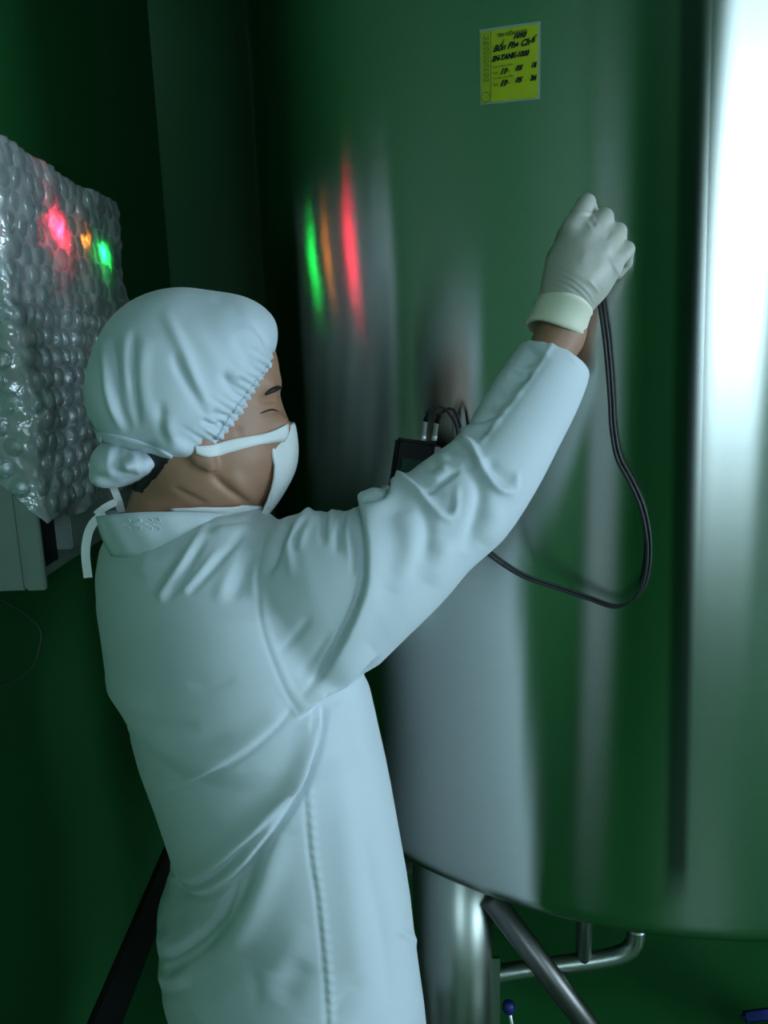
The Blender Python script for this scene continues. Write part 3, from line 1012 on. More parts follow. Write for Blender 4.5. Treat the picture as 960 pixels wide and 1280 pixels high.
# openings at the near cuff, far cuff and neck
cc0, cc1 = Cn[-7], Cn[-1]
cdir = (cc1 - cc0) / np.linalg.norm(cc1 - cc0)
vol.cut(lambda X, Y, Z: -((X - cc1[0]) * cdir[0] + (Y - cc1[1]) * cdir[1] + (Z - cc1[2]) * cdir[2]), cc1 - .07, cc1 + .15, .004)
vol.cut(sleeve_f(np.array([cc1 - cdir * .045, cc1 + cdir * .02]), e1[-2:], r1[[-5, -1]] * .86, r2[[-5, -1]] * .84), cc1 - .1, cc1 + .1, .004)
vol.cut(capsule(fC[-1] - (fC[-1] - fC[-3]), fC[-1] + (fC[-1] - fC[-3]), .034, .036), fC[-1] - .1, fC[-1] + .1, .003)
V, F = vol.mesh()
V = smooth(V, F, 7)
W = lambda w2, **k: dict(w2=w2, **k)
coat_strokes = [
    # yoke and upper back
    ('r', [(266, 646), (250, 668), (226, 708), (197, 752)], 6, 3.4, dict(ends=(.3, .08))), ('c', [(256, 672), (232, 712), (207, 752)], 5, 3.5),
    ('r', [(274, 684), (250, 716), (227, 742)], 4.5, 2.4, dict(ends=(.35, .1))), ('c', [(307, 664), (270, 706), (235, 744)], 4.5, 3.6, dict(ends=(.1, .3))),
    ('c', [(224, 684), (205, 712), (187, 736)], 7, 2.6), ('r', [(187, 686), (177, 722)], 9, 2.0), ('r', [(300, 690), (282, 725), (272, 755)], 9, 2.6),
    ('c', [(314, 690), (302, 722), (290, 752)], 8, 3.0), ('r', [(317, 700), (317, 752)], 7, 2.4), ('c', [(122, 738), (142, 760)], 8, 1.8),
    ('r', [(262, 655), (290, 660), (318, 648)], 12, 3), ('c', [(255, 672), (262, 660), (330, 652)], 3, 1.0),
    # middle back
    ('s', [(362, 880), (350, 897), (330, 917), (300, 941), (256, 966), (203, 984), (180, 986)], 3.5, 3.2, W(18, ends=(.12, .3))),
    ('c', [(169, 899), (200, 908), (250, 906)], 8, 2.2), ('c', [(234, 855), (262, 857), (296, 849)], 5, 1.6), ('c', [(122, 866), (150, 892), (190, 908)], 8, 3.0), ('r', [(126, 848), (150, 872), (190, 886)], 14, 3.0),
    ('c', [(150, 921), (181, 914)], 5, 1.5), ('c', [(190, 935), (240, 928), (290, 920)], 9, 1.5),
    # swags at the waist
    ('s', [(401, 880), (391, 934), (368, 984), (340, 1016), (300, 1056), (262, 1089), (236, 1097), (210, 1078)], 4.5, 6.0, W(17, ends=(.06, .2))),
    ('s', [(396, 920), (378, 972), (345, 1024), (306, 1078), (272, 1106), (244, 1113), (214, 1092)], 5, 6.5, W(14, ends=(.2, .15))),
    ('c', [(340, 1040), (318, 1082), (294, 1130), (265, 1170), (232, 1196), (202, 1220)], 8, 6.0), ('c', [(312, 1080), (296, 1104), (275, 1147), (242, 1178), (207, 1200)], 6, 4.5),
    ('r', [(302, 1102), (284, 1146), (252, 1180), (215, 1206)], 6, 3.5),
    ('r', [(352, 1040), (324, 1115), (300, 1162), (268, 1202)], 17, 6.0), ('c', [(214, 1098), (222, 1130), (228, 1160)], 12, 3.0), ('r', [(196, 1165), (220, 1182), (246, 1172)], 13, 3.5), ('r', [(192, 1212), (215, 1226), (240, 1215)], 10, 3.0),
    ('c', [(190, 1198), (215, 1194), (245, 1176)], 6, 3.0), ('c', [(190, 1238), (215, 1240), (245, 1232)], 8, 2.2),
    ('c', [(305, 1210), (319, 1224), (321, 1260)], 8, 1.3), ('c', [(380, 1200), (366, 1228), (350, 1255)], 18, 2.6), ('r', [(385, 1160), (350, 1200), (320, 1240)], 16, 1.6), ('r', [(270, 1270), (285, 1240), (310, 1232)], 14, 1.2),
    # side seam and front panel
    ('r', [(386, 975), (392, 1060), (400, 1114), (406, 1167), (412, 1235), (415, 1290)], 4.5, 1.9, dict(pucker=13.0, ends=(.1, .02))),
    ('c', [(380, 975), (386, 1060), (394, 1114), (400, 1167), (406, 1235), (409, 1290)], 3.0, 1.4, dict(ends=(.1, .02))),
    ('c', [(404, 862), (398, 885), (391, 915)], 2.2, 2.6), ('c', [(396, 872), (386, 918)], 2.2, 2.0),
    ('c', [(452, 1040), (466, 1110), (482, 1197), (486, 1275)], 9, 2.6), ('r', [(425, 940), (436, 1060), (448, 1180), (455, 1275)], 20, 4.5), ('c', [(408, 1280), (430, 1250), (460, 1220)], 10, 2.0),
    ('r', [(494, 1160), (512, 1172), (524, 1180)], 5, 3.0), ('r', [(445, 870), (452, 930), (470, 1000)], 12, 2.0),
    # armhole seam
    ('c', [(333, 662), (324, 700), (322, 740), (326, 780), (338, 819), (357, 865), (375, 894)], 2.2, 1.0, dict(ends=(.1, .02))),
    ('r', [(341, 662), (331, 700), (329, 740), (333, 780), (345, 817), (364, 862), (381, 886)], 4, 0.6, dict(ends=(.1, .02))),
    # lower edge of the sleeve hanging over the side of the coat
    ('s', [(470, 818), (452, 832), (430, 850), (402, 873), (368, 898)], 3.0, 9.0, W(26, ends=(.3, .3))), ('c', [(470, 828), (440, 856), (405, 884), (380, 904)], 9, 5.0),
    # sleeve head
    ('c', [(362, 648), (352, 672), (344, 694), (333, 720)], 6, 6.0), ('r', [(390, 636), (371, 660), (361, 684), (365, 722)], 6, 5.0, dict(ends=(.05, .5))), ('c', [(365, 655), (357, 680)], 4, 2.5),
    ('r', [(402, 640), (382, 660), (372, 690)], 5, 2.0), ('c', [(385, 648), (372, 668), (367, 690)], 3.5, 3.0),
    ('c', [(410, 634), (404, 659), (403, 684)], 4, 3.0, dict(ends=(0, .5))), ('r', [(415, 634), (412, 655), (411, 682)], 3.5, 2.2, dict(ends=(0, .5))), ('c', [(432, 634), (424, 663), (420, 695)], 4.5, 3.4, dict(ends=(0, .5))),
    ('r', [(428, 634), (418, 664), (416, 680)], 3.5, 1.8), ('c', [(438, 634), (442, 660)], 3.5, 3.0, dict(ends=(0, .4))), ('r', [(434, 640), (434, 670), (438, 705)], 3.5, 2.0), ('c', [(438, 655), (442, 688), (442, 722)], 3.5, 2.6),
    ('s', [(378, 874), (400, 846), (424, 808), (445, 766), (457, 730), (459, 690), (456, 652), (448, 618)], 3.4, 7.5, W(24, ends=(.38, .03))),
    ('c', [(346, 818), (366, 799), (389, 771)], 5, 2.2), ('c', [(372, 846), (392, 822), (414, 790)], 5, 1.8),
    # crumpled elbow
    ('r', [(445, 624), (462, 617), (484, 622)], 8, 5.0), ('s', [(455, 641), (480, 630), (490, 612), (491, 594)], 4, 4.5, W(12, ends=(.3, .02))), ('c', [(462, 630), (480, 622), (487, 606)], 4, 3.5),
    ('r', [(494, 590), (508, 600), (524, 614), (544, 638), (568, 652)], 5.0, 6.0, dict(ends=(.05, .25))), ('c', [(508, 588), (530, 604), (548, 624), (566, 640)], 9, 4.5), ('c', [(528, 618), (549, 604), (574, 587)], 3.5, 3.5),
    ('r', [(560, 564), (551, 578), (560, 592)], 6, 3.5), ('r', [(540, 600), (548, 586)], 8, 2.0), ('c', [(535, 588), (556, 574)], 7, 3.0),
    ('r', [(570, 545), (588, 556), (596, 572), (608, 594), (624, 611), (647, 616)], 5.0, 6.5, dict(ends=(.15, .2))), ('c', [(566, 556), (582, 566), (594, 586)], 6, 4.0), ('c', [(606, 574), (622, 594), (640, 604)], 8, 4.0),
    ('c', [(579, 580), (597, 602), (600, 624), (592, 660), (580, 690)], 9, 5.5), ('c', [(524, 622), (533, 654), (533, 682), (526, 704)], 10, 4.5), ('r', [(568, 652), (570, 630), (572, 605)], 4, 2.2), ('c', [(562, 640), (565, 620)], 6, 2.0),
    ('r', [(500, 640), (512, 672), (508, 704), (490, 740)], 14, 4.0), ('r', [(556, 672), (552, 700), (535, 730)], 14, 3.5), ('r', [(645, 616), (646, 588)], 4, 2.2), ('r', [(618, 630), (618, 655), (604, 680)], 12, 3.0),
    # forearm
    ('r', [(692, 428), (661, 474), (627, 519), (599, 556)], 3.0, 1.6, dict(ends=(.02, .05))), ('c', [(672, 436), (644, 476), (612, 517), (592, 545)], 13, 5.5, dict(ends=(.05, .1))),
    ('r', [(634, 455), (648, 460), (672, 456)], 4, 2.5), ('c', [(634, 464), (650, 470), (664, 468)], 5, 2.5), ('s', [(576, 537), (604, 526), (626, 519)], 3, 3.5, W(9, ends=(.02, .2))), ('r', [(612, 505), (624, 512), (634, 504)], 5, 2.2), ('r', [(622, 486), (640, 490), (652, 484)], 6, 1.8),
    ('r', [(665, 418), (690, 416), (722, 456)], 3, .8, dict(ends=(.05, .05))),
]
cap_strokes = [
    ('r', [(128, 425), (131, 455), (136, 498), (154, 542)], 5, 3.0), ('c', [(140, 420), (143, 460), (150, 510), (164, 540)], 6, 3.5), ('r', [(158, 408), (157, 450), (162, 500)], 7, 2.2), ('c', [(167, 412), (166, 465), (174, 536)], 4.5, 3.2), ('r', [(182, 418), (178, 470), (186, 530)], 9, 2.5),
    ('r', [(203, 386), (229, 437), (245, 479), (264, 514)], 8, 3.6), ('c', [(215, 440), (234, 478), (257, 516)], 7, 3.4), ('r', [(208, 520), (214, 545), (232, 561), (254, 562)], 9, 3.6), ('c', [(200, 500), (202, 535), (212, 560)], 6, 3.0),
    ('c', [(276, 465), (290, 486), (314, 502)], 5, 4.0), ('r', [(283, 470), (300, 466), (318, 466)], 7, 3.0), ('c', [(251, 524), (268, 534), (286, 530)], 4.5, 5.0), ('c', [(262, 516), (282, 522), (300, 520)], 4, 4.0), ('r', [(256, 536), (272, 544), (284, 540)], 5, 2.5),
    ('r', [(297, 406), (322, 424), (338, 462)], 7, 2.6), ('c', [(314, 402), (332, 430), (344, 452)], 5, 2.6), ('c', [(290, 420), (306, 440), (320, 470)], 7, 2.0), ('r', [(232, 400), (262, 440), (280, 480)], 12, 1.8),
    ('c', [(262, 372), (285, 378), (305, 394)], 6, 1.6), ('c', [(152, 548), (147, 568), (145, 590)], 4, 2.6), ('r', [(138, 556), (136, 578), (140, 598)], 5, 2.0), ('r', [(160, 556), (170, 580), (176, 598)], 5, 2.2), ('c', [(172, 556), (184, 578), (192, 590)], 4, 2.6), ('c', [(150, 598), (168, 602), (186, 596)], 4, 1.5), ('r', [(178, 592), (196, 580), (204, 572)], 5, 2.0),
]
for _i, _t in enumerate(np.linspace(.04, .96, 15)):
    _x, _y = 351 + (262 - 351) * _t, 440 + (562 - 440) * _t
    _l = (22, 34, 17, 28, 40)[_i % 5]
    cap_strokes.append(('c', [(_x + 3, _y + 2), (_x - _l * .45, _y - _l * .25), (_x - _l, _y - _l * .62)], 2.6, 2.4, dict(ends=(0, .6))))
    cap_strokes.append(('r', [(_x + 3, _y + 7), (_x - _l * .4, _y + 5 - _l * .25), (_x - _l * .8, _y + 3 - _l * .5)], 2.6, 1.6, dict(ends=(0, .6))))
glove_strokes = [
    ('r', [(689, 338), (714, 348), (733, 363), (744, 380)], 1.8, .9), ('r', [(686, 345), (712, 354), (731, 370), (741, 386)], 1.8, 1.0), ('r', [(682, 352), (706, 359), (727, 375), (737, 390)], 1.8, .9), ('r', [(678, 358), (704, 365), (726, 381)], 1.8, .8),
    ('r', [(760, 320), (768, 332), (775, 346)], 2.2, 1.0), ('r', [(733, 348), (742, 357), (750, 368)], 1.8, .8), ('r', [(719, 264), (737, 268), (749, 286)], 2.4, 1.3), ('r', [(716, 272), (732, 277), (744, 292)], 1.8, .8),
    ('c', [(746, 272), (740, 284)], 3, 1.2), ('c', [(764, 288), (757, 300)], 3, 1.2), ('c', [(779, 304), (770, 318)], 3, 1.2), ('r', [(735, 310), (726, 330)], 6, .8), ('c', [(748, 318), (738, 338)], 6, .8),
]

coat_strokes = [(q[0], q[1], q[2], q[3] * 1.3, *q[4:]) for q in coat_strokes]
cap_strokes = [(q[0], q[1], q[2], q[3] * 1.3, *q[4:]) for q in cap_strokes]
V = sculpt(V, F, coat_strokes)
V = smooth(V, F, 1, .35)
coat = link('coat', np_mesh('coat', V, F), M['fabric'], person)
coat['label'] = 'white long-sleeved work coat'
coat_bvh = BVHTree.FromPolygons([tuple(v) for v in V], [tuple(f) for f in F.tolist()])

# ---------------------------------------------------------------- body: one continuous figure
PH = math.radians(18)
HY = 0.97
head_rows = [(385, 185, 292, HY, .045), (400, 165, 318, HY, .060), (425, 153, 338, HY, .071), (455, 149, 346, HY, .077), (480, 150, 349, HY, .077), (500, 152, 347, HY, .075),
    (520, 156, 350, HY, .073), (550, 165, 352, HY, .071), (575, 180, 351, HY, .068), (600, 192, 346, HY, .062), (620, 210, 337, HY, .052), (636, 232, 325, HY, .038), (646, 255, 308, HY, .02)]
HT = stack(head_rows, PH)
neck_rows = [(540, 185, 280, .975, .052), (580, 176, 284, .978, .055), (620, 166, 292, .985, .060), (660, 152, 305, .99, .066), (700, 140, 320, 1.0, .075)]
NT = stack(neck_rows, PH)
HC = P(250, 505, HY)
hf = np.array([math.cos(PH), math.sin(PH), 0]); hr = np.array([math.sin(PH), -math.cos(PH), 0]); hz = np.array([0, 0, 1.0])
def hp(f, r, z):
    return HC + hf * f + hr * r + hz * z
HR = [hf, hr, hz]
bv = Vol((-.42, .72, -.01), (.30, 1.32, 1.72), .0036)
b0, b1 = stack_box(HT); bv.add(stack_f(HT, PH, 2.1), b0, b1)
b0, b1 = stack_box(NT); bv.add(stack_f(NT, PH, 2.0), b0, b1, .02)
bv.cap(hp(.090, 0, .0), hp(.104, 0, -.043), .009, .013, .012)          # nose
for s in (1, -1):
    bv.ell(hp(.100, .012 * s, -.046), (.010, .008, .008), .008, HR)     # nostril wing
    bv.ell(hp(.082, .033 * s, -.030), (.024, .022, .018), .02, HR)      # cheek
    bv.cut(lambda X, Y, Z, s=s: np.sqrt((X - hp(.112, .034 * s, .0)[0]) ** 2 + (Y - hp(.112, .034 * s, .0)[1]) ** 2 + (Z - hp(.112, .034 * s, .0)[2]) ** 2) - .020, hp(.1, .03 * s, 0) - .05, hp(.1, .03 * s, 0) + .05, .012)
    bv.ell(hp(.080, .031 * s, -.002), (.0145, .014, .0125), .004, HR)   # eyelid over the eyeball
    bv.cap(hp(.090, .014 * s, .021), hp(.078, .048 * s, .022), .008, .007, .012)   # brow ridge
    bv.ell(hp(-.010, .074 * s, -.040), (.017, .010, .030), .006, HR)    # ear
    bv.ell(hp(.000, .077 * s, -.068), (.009, .006, .010), .006, HR)     # lobe
bv.ell(hp(.085, 0, -.105), (.018, .022, .014), .02, HR)                 # chin
# trunk, arms and legs inside the clothes
sh_r = Cn[3]; elb = Cn[15]; wri = P(700, 420, .982)
sh_l = fC[1]; elb_l = fC[8]; wri_l = fC[-1]
bv.cap((-.2, 1.01, 1.28), (-.19, 1.0, 1.1), .09, .11, .06); bv.cap((-.19, 1.0, 1.1), (-.17, 1.0, .85), .12, .125, .06)
for a_, b_, ra, rb in ((sh_r, elb, .045, .036), (elb, wri, .037, .0275), (sh_l, elb_l, .045, .036), (elb_l, wri_l, .037, .028)):
    bv.cap(a_, b_, ra, rb, .02)
bv.cap((-.2, 1.01, 1.29), sh_r, .06, .045, .04); bv.cap((-.2, 1.01, 1.29), sh_l, .06, .045, .04)
bv.cap(P(232, 640, .99), (-.2, 1.01, 1.28), .055, .06, .03)
pal = P(728, 335, .972)
bv.cap(wri, pal, .0275, .028, .015)
palL = np.array(fC[-1]) + np.array([.020, -.008, .030])
bv.cap(wri_l, palL, .026, .020, .012)
ft = [np.array((-.115, .915, 0)), np.array((-.235, 1.085, 0))]
for q in ft:
    bv.cap((q[0] - .005, q[1] * .7 + .3, .86), (q[0], q[1], .48), .085, .056, .03); bv.cap((q[0], q[1], .48), (q[0], q[1], .09), .055, .038, .02)
    bv.cap((q[0], q[1], .05), (q[0] + .13, q[1] + .09, .04), .036, .028, .02)
V, F = bv.mesh()
V = smooth(V, F, 4)
skin_strokes = [
    ('c', [(262, 590), (285, 612), (318, 634)], 5, 3.5), ('r', [(285, 590), (305, 612), (325, 628)], 10, 2),
    ('c', [(215, 608), (240, 622), (262, 632)], 4, 1.5), ('c', [(322, 497), (336, 501), (349, 499)], 3, 1.6), ('r', [(318, 505), (336, 508), (348, 507)], 4, 1.0),
    ('c', [(326, 518), (340, 514), (352, 513)], 2.5, 1.2), ('c', [(346, 508), (350, 516)], 4, 1.5), ('c', [(297, 535), (300, 545)], 4, 1.0)]
V = sculpt(V, F, [(q[0], q[1], q[2], q[3] * 1.7) for q in skin_strokes])
body = link('body', np_mesh('body', V, F), M['skin'], person)
body_bvh = BVHTree.FromPolygons([tuple(v) for v in V], [tuple(f) for f in F.tolist()])
# brows, lashes
def on_bvh(bvh, pts, off, n=4):
    out = []
    for q in catmull(np.array(pts, float), n):
        h = bvh.ray_cast(Vector(CAM), Vector(ray(*q)).normalized())
        if h[0] is not None:
            out.append(np.array(h[0]) + np.array(h[1]) * off)
    return out
def mirror(pts):
    return [q - 2 * hr * (q - HC).dot(hr) for q in pts]
bw_ = on_bvh(body_bvh, [(331, 493), (338, 488), (345, 485), (351, 484)], .001)
la_ = on_bvh(body_bvh, [(325, 517), (332, 514), (340, 512), (348, 514)], .0003)
for nm, pts, r_ in (('eyebrow', bw_, .0036), ('eyelash', la_, .0013)):
    if len(pts) > 3:
        for q in (pts, mirror(pts)):
            tube(nm, q, r_ * np.sin(np.linspace(.35, 2.8, len(q))), M['hair'] if nm == 'eyebrow' else M['lash'], body, 8)
# cropped hair on the nape below the cap
hv = Vol(HC - .2, HC + .2, .0034)
g0, g1 = stack_box(HT)
hv.add(stack_f(HT, PH, 2.1, .002), g0, g1)
g0, g1 = stack_box(NT); hv.add(stack_f(NT, PH, 2.0, .0016), g0, g1, .02)
kz = HC[2]
def nape(X, Y, Z):
    f = (X - HC[0]) * hf[0] + (Y - HC[1]) * hf[1]
    return np.maximum(np.maximum(f + .074 - (Z - kz + .10) * .75, (kz - .108) - Z), Z - kz + .01) + 0 * X
sl_, X, Y, Z = hv.sub(HC - .3, HC + .3)
hv.D[sl_] = np.maximum(hv.D[sl_], nape(X, Y, Z))
V, F = hv.mesh()
if len(V):
    link('hair', np_mesh('hair', smooth(V, F, 2), F), M['hair'], body)

# ---------------------------------------------------------------- collar
def collar():
    n = 96; V = []
    bt = [P(143, 682, .99), P(345, 668, .99)]; tp = [P(123, 644, .98), P(334, 642, .98)]
    cb = (bt[0] + bt[1]) / 2; ct = (tp[0] + tp[1]) / 2
    wb = (bt[1][0] - bt[0][0]) / 2; wt = (tp[1][0] - tp[0][0]) / 2
    rows = 8
    for th in (0, .003):
        for j in range(rows):
            t = j / (rows - 1)
            for i in range(n):
                a = 2 * math.pi * i / n
                ca, sa_ = math.cos(a), math.sin(a)
                b_ = np.array([cb[0] + (wb - th) * ca, cb[1] + (.100 - th) * sa_, cb[2] + (bt[1][2] - bt[0][2]) / 2 * ca - .012 + .018 * max(0, -sa_)])
                t_ = np.array([ct[0] + (wt - th) * ca, ct[1] + (.082 - th) * sa_, ct[2] + (tp[1][2] - tp[0][2]) / 2 * ca + .020 * max(0, -sa_) ** 1.5])
                p = b_ + (t_ - b_) * t
                p = p + np.array([ca, sa_, 0]) * (.0025 * math.sin(t * 3.1) + .0008 * math.sin(a * 17 + t * 3))
                V.append(p)
    F = []
    R = rows * n
    for j in range(rows - 1):
        for i in range(n):
            k = (i + 1) % n
            a = j * n
            F.append((a + i, a + k, a + n + k, a + n + i)); F.append((R + a + k, R + a + i, R + a + n + i, R + a + n + k))
    for i in range(n):
        k = (i + 1) % n
        a = (rows - 1) * n
        F.append((a + i, a + k, R + a + k, R + a + i)); F.append((k, i, R + i, R + k))
    return np.array(V), np.array(F)
V, F = collar()
col_o = link('collar', np_mesh('collar', V, F), M['collar_fabric'], coat)
col_bvh = BVHTree.FromPolygons([tuple(v) for v in V], [tuple(f) for f in F.tolist()])
# embroidered scroll on the collar
for x0 in (158, 172, 186, 196):
    pts = []
    for t in np.linspace(0, 1, 16):
        px_, py_ = x0 + 5 * math.sin(t * 9) , 648 + 14 * t
        h = col_bvh.ray_cast(Vector(CAM), Vector(ray(px_, py_)).normalized())
        if h[0] is not None:
            pts.append(np.array(h[0]) + np.array(h[1]) * .0004)
    if len(pts) > 3:
        tube('embroidery', pts, .0006, M['collar_fabric'], col_o, 6)

# ---------------------------------------------------------------- cap
cv = Vol(P(95, 620, .97) - np.array([0, .2, 0]), P(375, 350, .97) + np.array([0, .2, 0]), .0026)
def PE(x, y, rx, ry, rd, Y=HY, k=.03, lat=0.0):
    c = P(x, y, Y); s_ = np.linalg.norm(c - CAM) / FPX * .99
    cv.ell(c, (rx * s_, rd, ry * s_), k)
PE(234, 466, 108, 99, .112)
PE(300, 430, 50, 52, .085, k=.03)
PE(235, 512, 74, 54, .108, k=.03)
PE(178, 500, 56, 60, .10, k=.03)
# opening for the face
ea, eb_ = P(354, 437, HY), P(268, 574, HY)
ed = eb_ - ea; ed /= np.linalg.norm(ed)
en = np.cross(np.array([hr[0], hr[1], 0]), ed); en /= np.linalg.norm(en)
if en.dot(hf) < 0: en = -en
def face_open(X, Y, Z):
    return -((X - ea[0]) * en[0] + (Y - ea[1]) * en[1] + (Z - ea[2]) * en[2])
sl_, X, Y, Z = cv.sub(cv.lo - 1, cv.lo + 1)
cv.D[sl_] = -smin(-cv.D[sl_], face_open(X, Y, Z).astype(np.float32), .035)
# lower edge behind the ear
za = P(250, 580, HY); zb2 = P(130, 562, HY)
def low_edge(X, Y, Z):
    return (Z - (za[2] + (X - za[0]) * (zb2[2] - za[2]) / (zb2[0] - za[0]))) + 0 * Y
cv.D[sl_] = -smin(-cv.D[sl_], low_edge(X, Y, Z).astype(np.float32), .03)
# soft roll of cloth over the ear, then the gathered tail over the nape
PE(238, 546, 33, 21, .103, k=.014)
PE(166, 572, 42, 29, .088, Y=.965, k=.006)
PE(190, 570, 24, 15, .10, Y=.965, k=.012)
PE(148, 588, 24, 18, .075, Y=.965, k=.012)
V, F = cv.mesh()
V = smooth(V, F, 5)
V = sculpt(V, F, cap_strokes)
V = smooth(V, F, 1, .35)
cap = link('cap', np_mesh('cap', V, F), M['cap_fabric'], person)
cap['label'] = 'white gathered work cap'
cap_bvh = BVHTree.FromPolygons([tuple(v) for v in V], [tuple(f) for f in F.tolist()])
ribbon('cap_band', cap_bvh, [(118, 538), (140, 541), (170, 548), (196, 558), (216, 568)], [(122, 553), (142, 556), (170, 562), (196, 570), (214, 575)], .003, M['cap_fabric'], cap)
# gathered elastic edge round the face
pts = []; rad = []
for t in np.linspace(0, 1, 160):
    px_ = 351 + (263 - 351) * t - 6 * math.sin(t * 3.14); py_ = 440 + (562 - 440) * t + 2 * math.sin(t * 3.14)
    h = cap_bvh.ray_cast(Vector(CAM), Vector(ray(px_, py_)).normalized())
    if h[0] is not None:
        pts.append(np.array(h[0])); rad.append(.0024 + .0007 * math.sin(t * 150))
if len(pts) > 4:
    tube('elastic_edge', pts, rad, M['cap_fabric'], cap, 8)

# ---------------------------------------------------------------- mask
mrows = [(528, 368, 352, .024), (538, 370, 343, .036), (548, 371, 339, .044), (560, 372, 341, .047), (575, 371, 344, .048), (590, 367, 343, .048), (603, 360, 340, .047), (616, 352, 335, .044), (628, 344, 329, .040), (640, 334, 322, .034), (644, 331, 324, .028)]
V = []; na = 25
for th in (0, .0022):
    for (py_, R_, N_, r0) in mrows:
        fy = HY + .03
        zf = P(R_, py_, HY + .035)
        f1 = (zf - HC).dot(hf)
        zn = P(N_, py_, HY - .02)
        f0 = ((zn[0] - HC[0]) - r0 * hr[0]) / hf[0]
        f1 = (zf[0] - HC[0]) / hf[0]
        for i in range(na):
            t = math.pi / 2 * (2 * i / (na - 1) - 1)
            f = f0 + (f1 - th - f0) * math.cos(t) ** .75
            q = hp(f, -(r0 - th) * math.sin(t), 0)
            q[2] = zf[2] + .0012 * math.sin(i * 1.7 + py_ * .2)
            V.append(q)
nr = len(mrows); K = nr * na; F = []
for j in range(nr - 1):
    for i in range(na - 1):
        a = j * na + i
        F.append((a, a + na, a + na + 1, a + 1)); F.append((K + a, K + a + 1, K + a + na + 1, K + a + na))
    for i in (0, na - 1):
        a = j * na + i
        F.append((a, a + na, K + a + na, K + a))
for j in (0, nr - 1):
    for i in range(na - 1):
        a = j * na + i
        F.append((a, a + 1, K + a + 1, K + a))
me = np_mesh('mask', V, F)
mask = link('mask', me, M['mask_fabric'], person)
mask['label'] = 'white cloth face mask'
sb = mask.modifiers.new('soft', 'SUBSURF'); sb.levels = 1; sb.render_levels = 2
mv_ = [tuple(v) for v in V]
bm_v = [tuple(v.co) for v in body.data.vertices]
bm_f = [tuple(q.vertices) for q in body.data.polygons]
both_bvh = BVHTree.FromPolygons(bm_v + mv_, bm_f + [tuple(k + len(bm_v) for k in f) for f in F])
ribbon('strap', both_bvh, [(358, 530), (335, 540), (310, 545), (285, 550), (262, 556), (244, 557)], [(358, 550), (340, 552), (312, 558), (287, 565), (264, 571), (246, 567)], .0035, M['mask_fabric'], mask)
ribbon('strap', both_bvh, [(336, 632), (310, 630), (285, 632), (255, 632), (215, 634)], [(332, 646), (310, 642), (285, 642), (255, 642), (215, 644)], .004, M['mask_fabric'], mask)
# puckered edge binding of the mask
tube('edge_binding', [np.array(V[j * na]) + hr * .001 for j in range(nr)], [.0022 + .0006 * (j % 2) for j in range(nr)], M['mask_fabric'], mask, 8)
# knotted mask ties hanging at the nape
def flat_strip(name, pts, wd, parent, material, thick=.0012):
    pts = catmull(np.array(pts), 5); V = []; n = len(pts)
    for i, p in enumerate(pts):
        d = np.gradient(pts, axis=0)[i]; d /= np.linalg.norm(d)
        e = np.cross(d, np.array([.25, -1, 0])); e /= np.linalg.norm(e)
        nn = np.cross(d, e)
        for (a, b) in ((-1, 1), (1, 1), (1, -1), (-1, -1)):
            V.append(p + e * a * wd / 2 + nn * b * thick / 2)
    F = [(0, 1, 2, 3), (4 * n - 1, 4 * n - 2, 4 * n - 3, 4 * n - 4)]
    for i in range(n - 1):
        for j in range(4):
            k = (j + 1) % 4
            F.append((4 * i + j, 4 * i + 4 + j, 4 * i + 4 + k, 4 * i + k))
    return link(name, np_mesh(name, V, F, False), material, parent)
YT = .955
flat_strip('tie', [P(132, 642, YT), P(118, 652, YT - .003), P(110, 668, YT - .004), (P(107, 692, YT - .004)), P(110, 722, YT - .002)], .0105, mask, M['mask_fabric'])
flat_strip('tie', [P(120, 643, YT), P(132, 634, YT - .004), P(146, 628, YT), P(150, 636, YT + .01)], .009, mask, M['mask_fabric'])
flat_strip('tie', [P(152, 640, YT + .012), P(148, 625, YT), P(142, 610, YT), P(138, 598, YT + .01)], .009, mask, M['mask_fabric'])

# ---------------------------------------------------------------- gloved hands
gv = Vol(P(640, 450, .96) - np.array([0, .10, 0]), P(810, 220, .96) + np.array([0, .12, 0]), .0017)
Y0h = .958
w0, w1 = P(703, 385, .974), P(711, 366, .970)
gv.cap(w0, w1, .028, .0285, .01)
gv.cap(w1, P(722, 345, .966), .0285, .034, .02)
def gel(x, y, Y, rx, rd, rz, k, tilt=0.0):
    c = P(x, y, Y); a = math.radians(tilt)
    gv.ell(c, (rx, rd, rz), k, [np.array([math.cos(a), 0, -math.sin(a)]), np.array([0, 1.0, 0]), np.array([math.sin(a), 0, math.cos(a)])])
gel(731, 328, .968, .043, .022, .056, .02, 24)
fing = {  # knuckle, middle joint, tip joint, tip
    'index': [(716, 284, .958), (733, 254, .968), (741, 272, 1.003), (738, 296, 1.010)],
    'middle': [(737, 293, .954), (755, 272, .966), (760, 290, 1.004), (752, 312, 1.008)],
    'ring': [(753, 310, .955), (772, 290, .968), (774, 308, 1.004), (764, 326, 1.006)],
    'pinky': [(763, 332, .960), (783, 312, .972), (782, 328, 1.000), (772, 342, 1.002)]}
rads = {'index': (.0125, .0112, .0095, .008), 'middle': (.0128, .0115, .0098, .0082), 'ring': (.0125, .0110, .0092, .0078), 'pinky': (.0120, .0100, .0084, .0072)}
for nm, js in fing.items():
    pp = [P(*j) for j in js]; rr = rads[nm]
    gv.cap(P(728, 335, .965), pp[0], .018, rr[0], .012)
    gv.cap(pp[0], pp[1], rr[0], rr[1], .004)
    gv.cap(pp[1], pp[2], rr[1] * .97, rr[2], .002)
    gv.cap(pp[2], pp[3], rr[2], rr[3], .002)
tb = [P(704, 362, .978), P(697, 325, 1.0), P(708, 296, 1.012), P(724, 282, 1.018)]
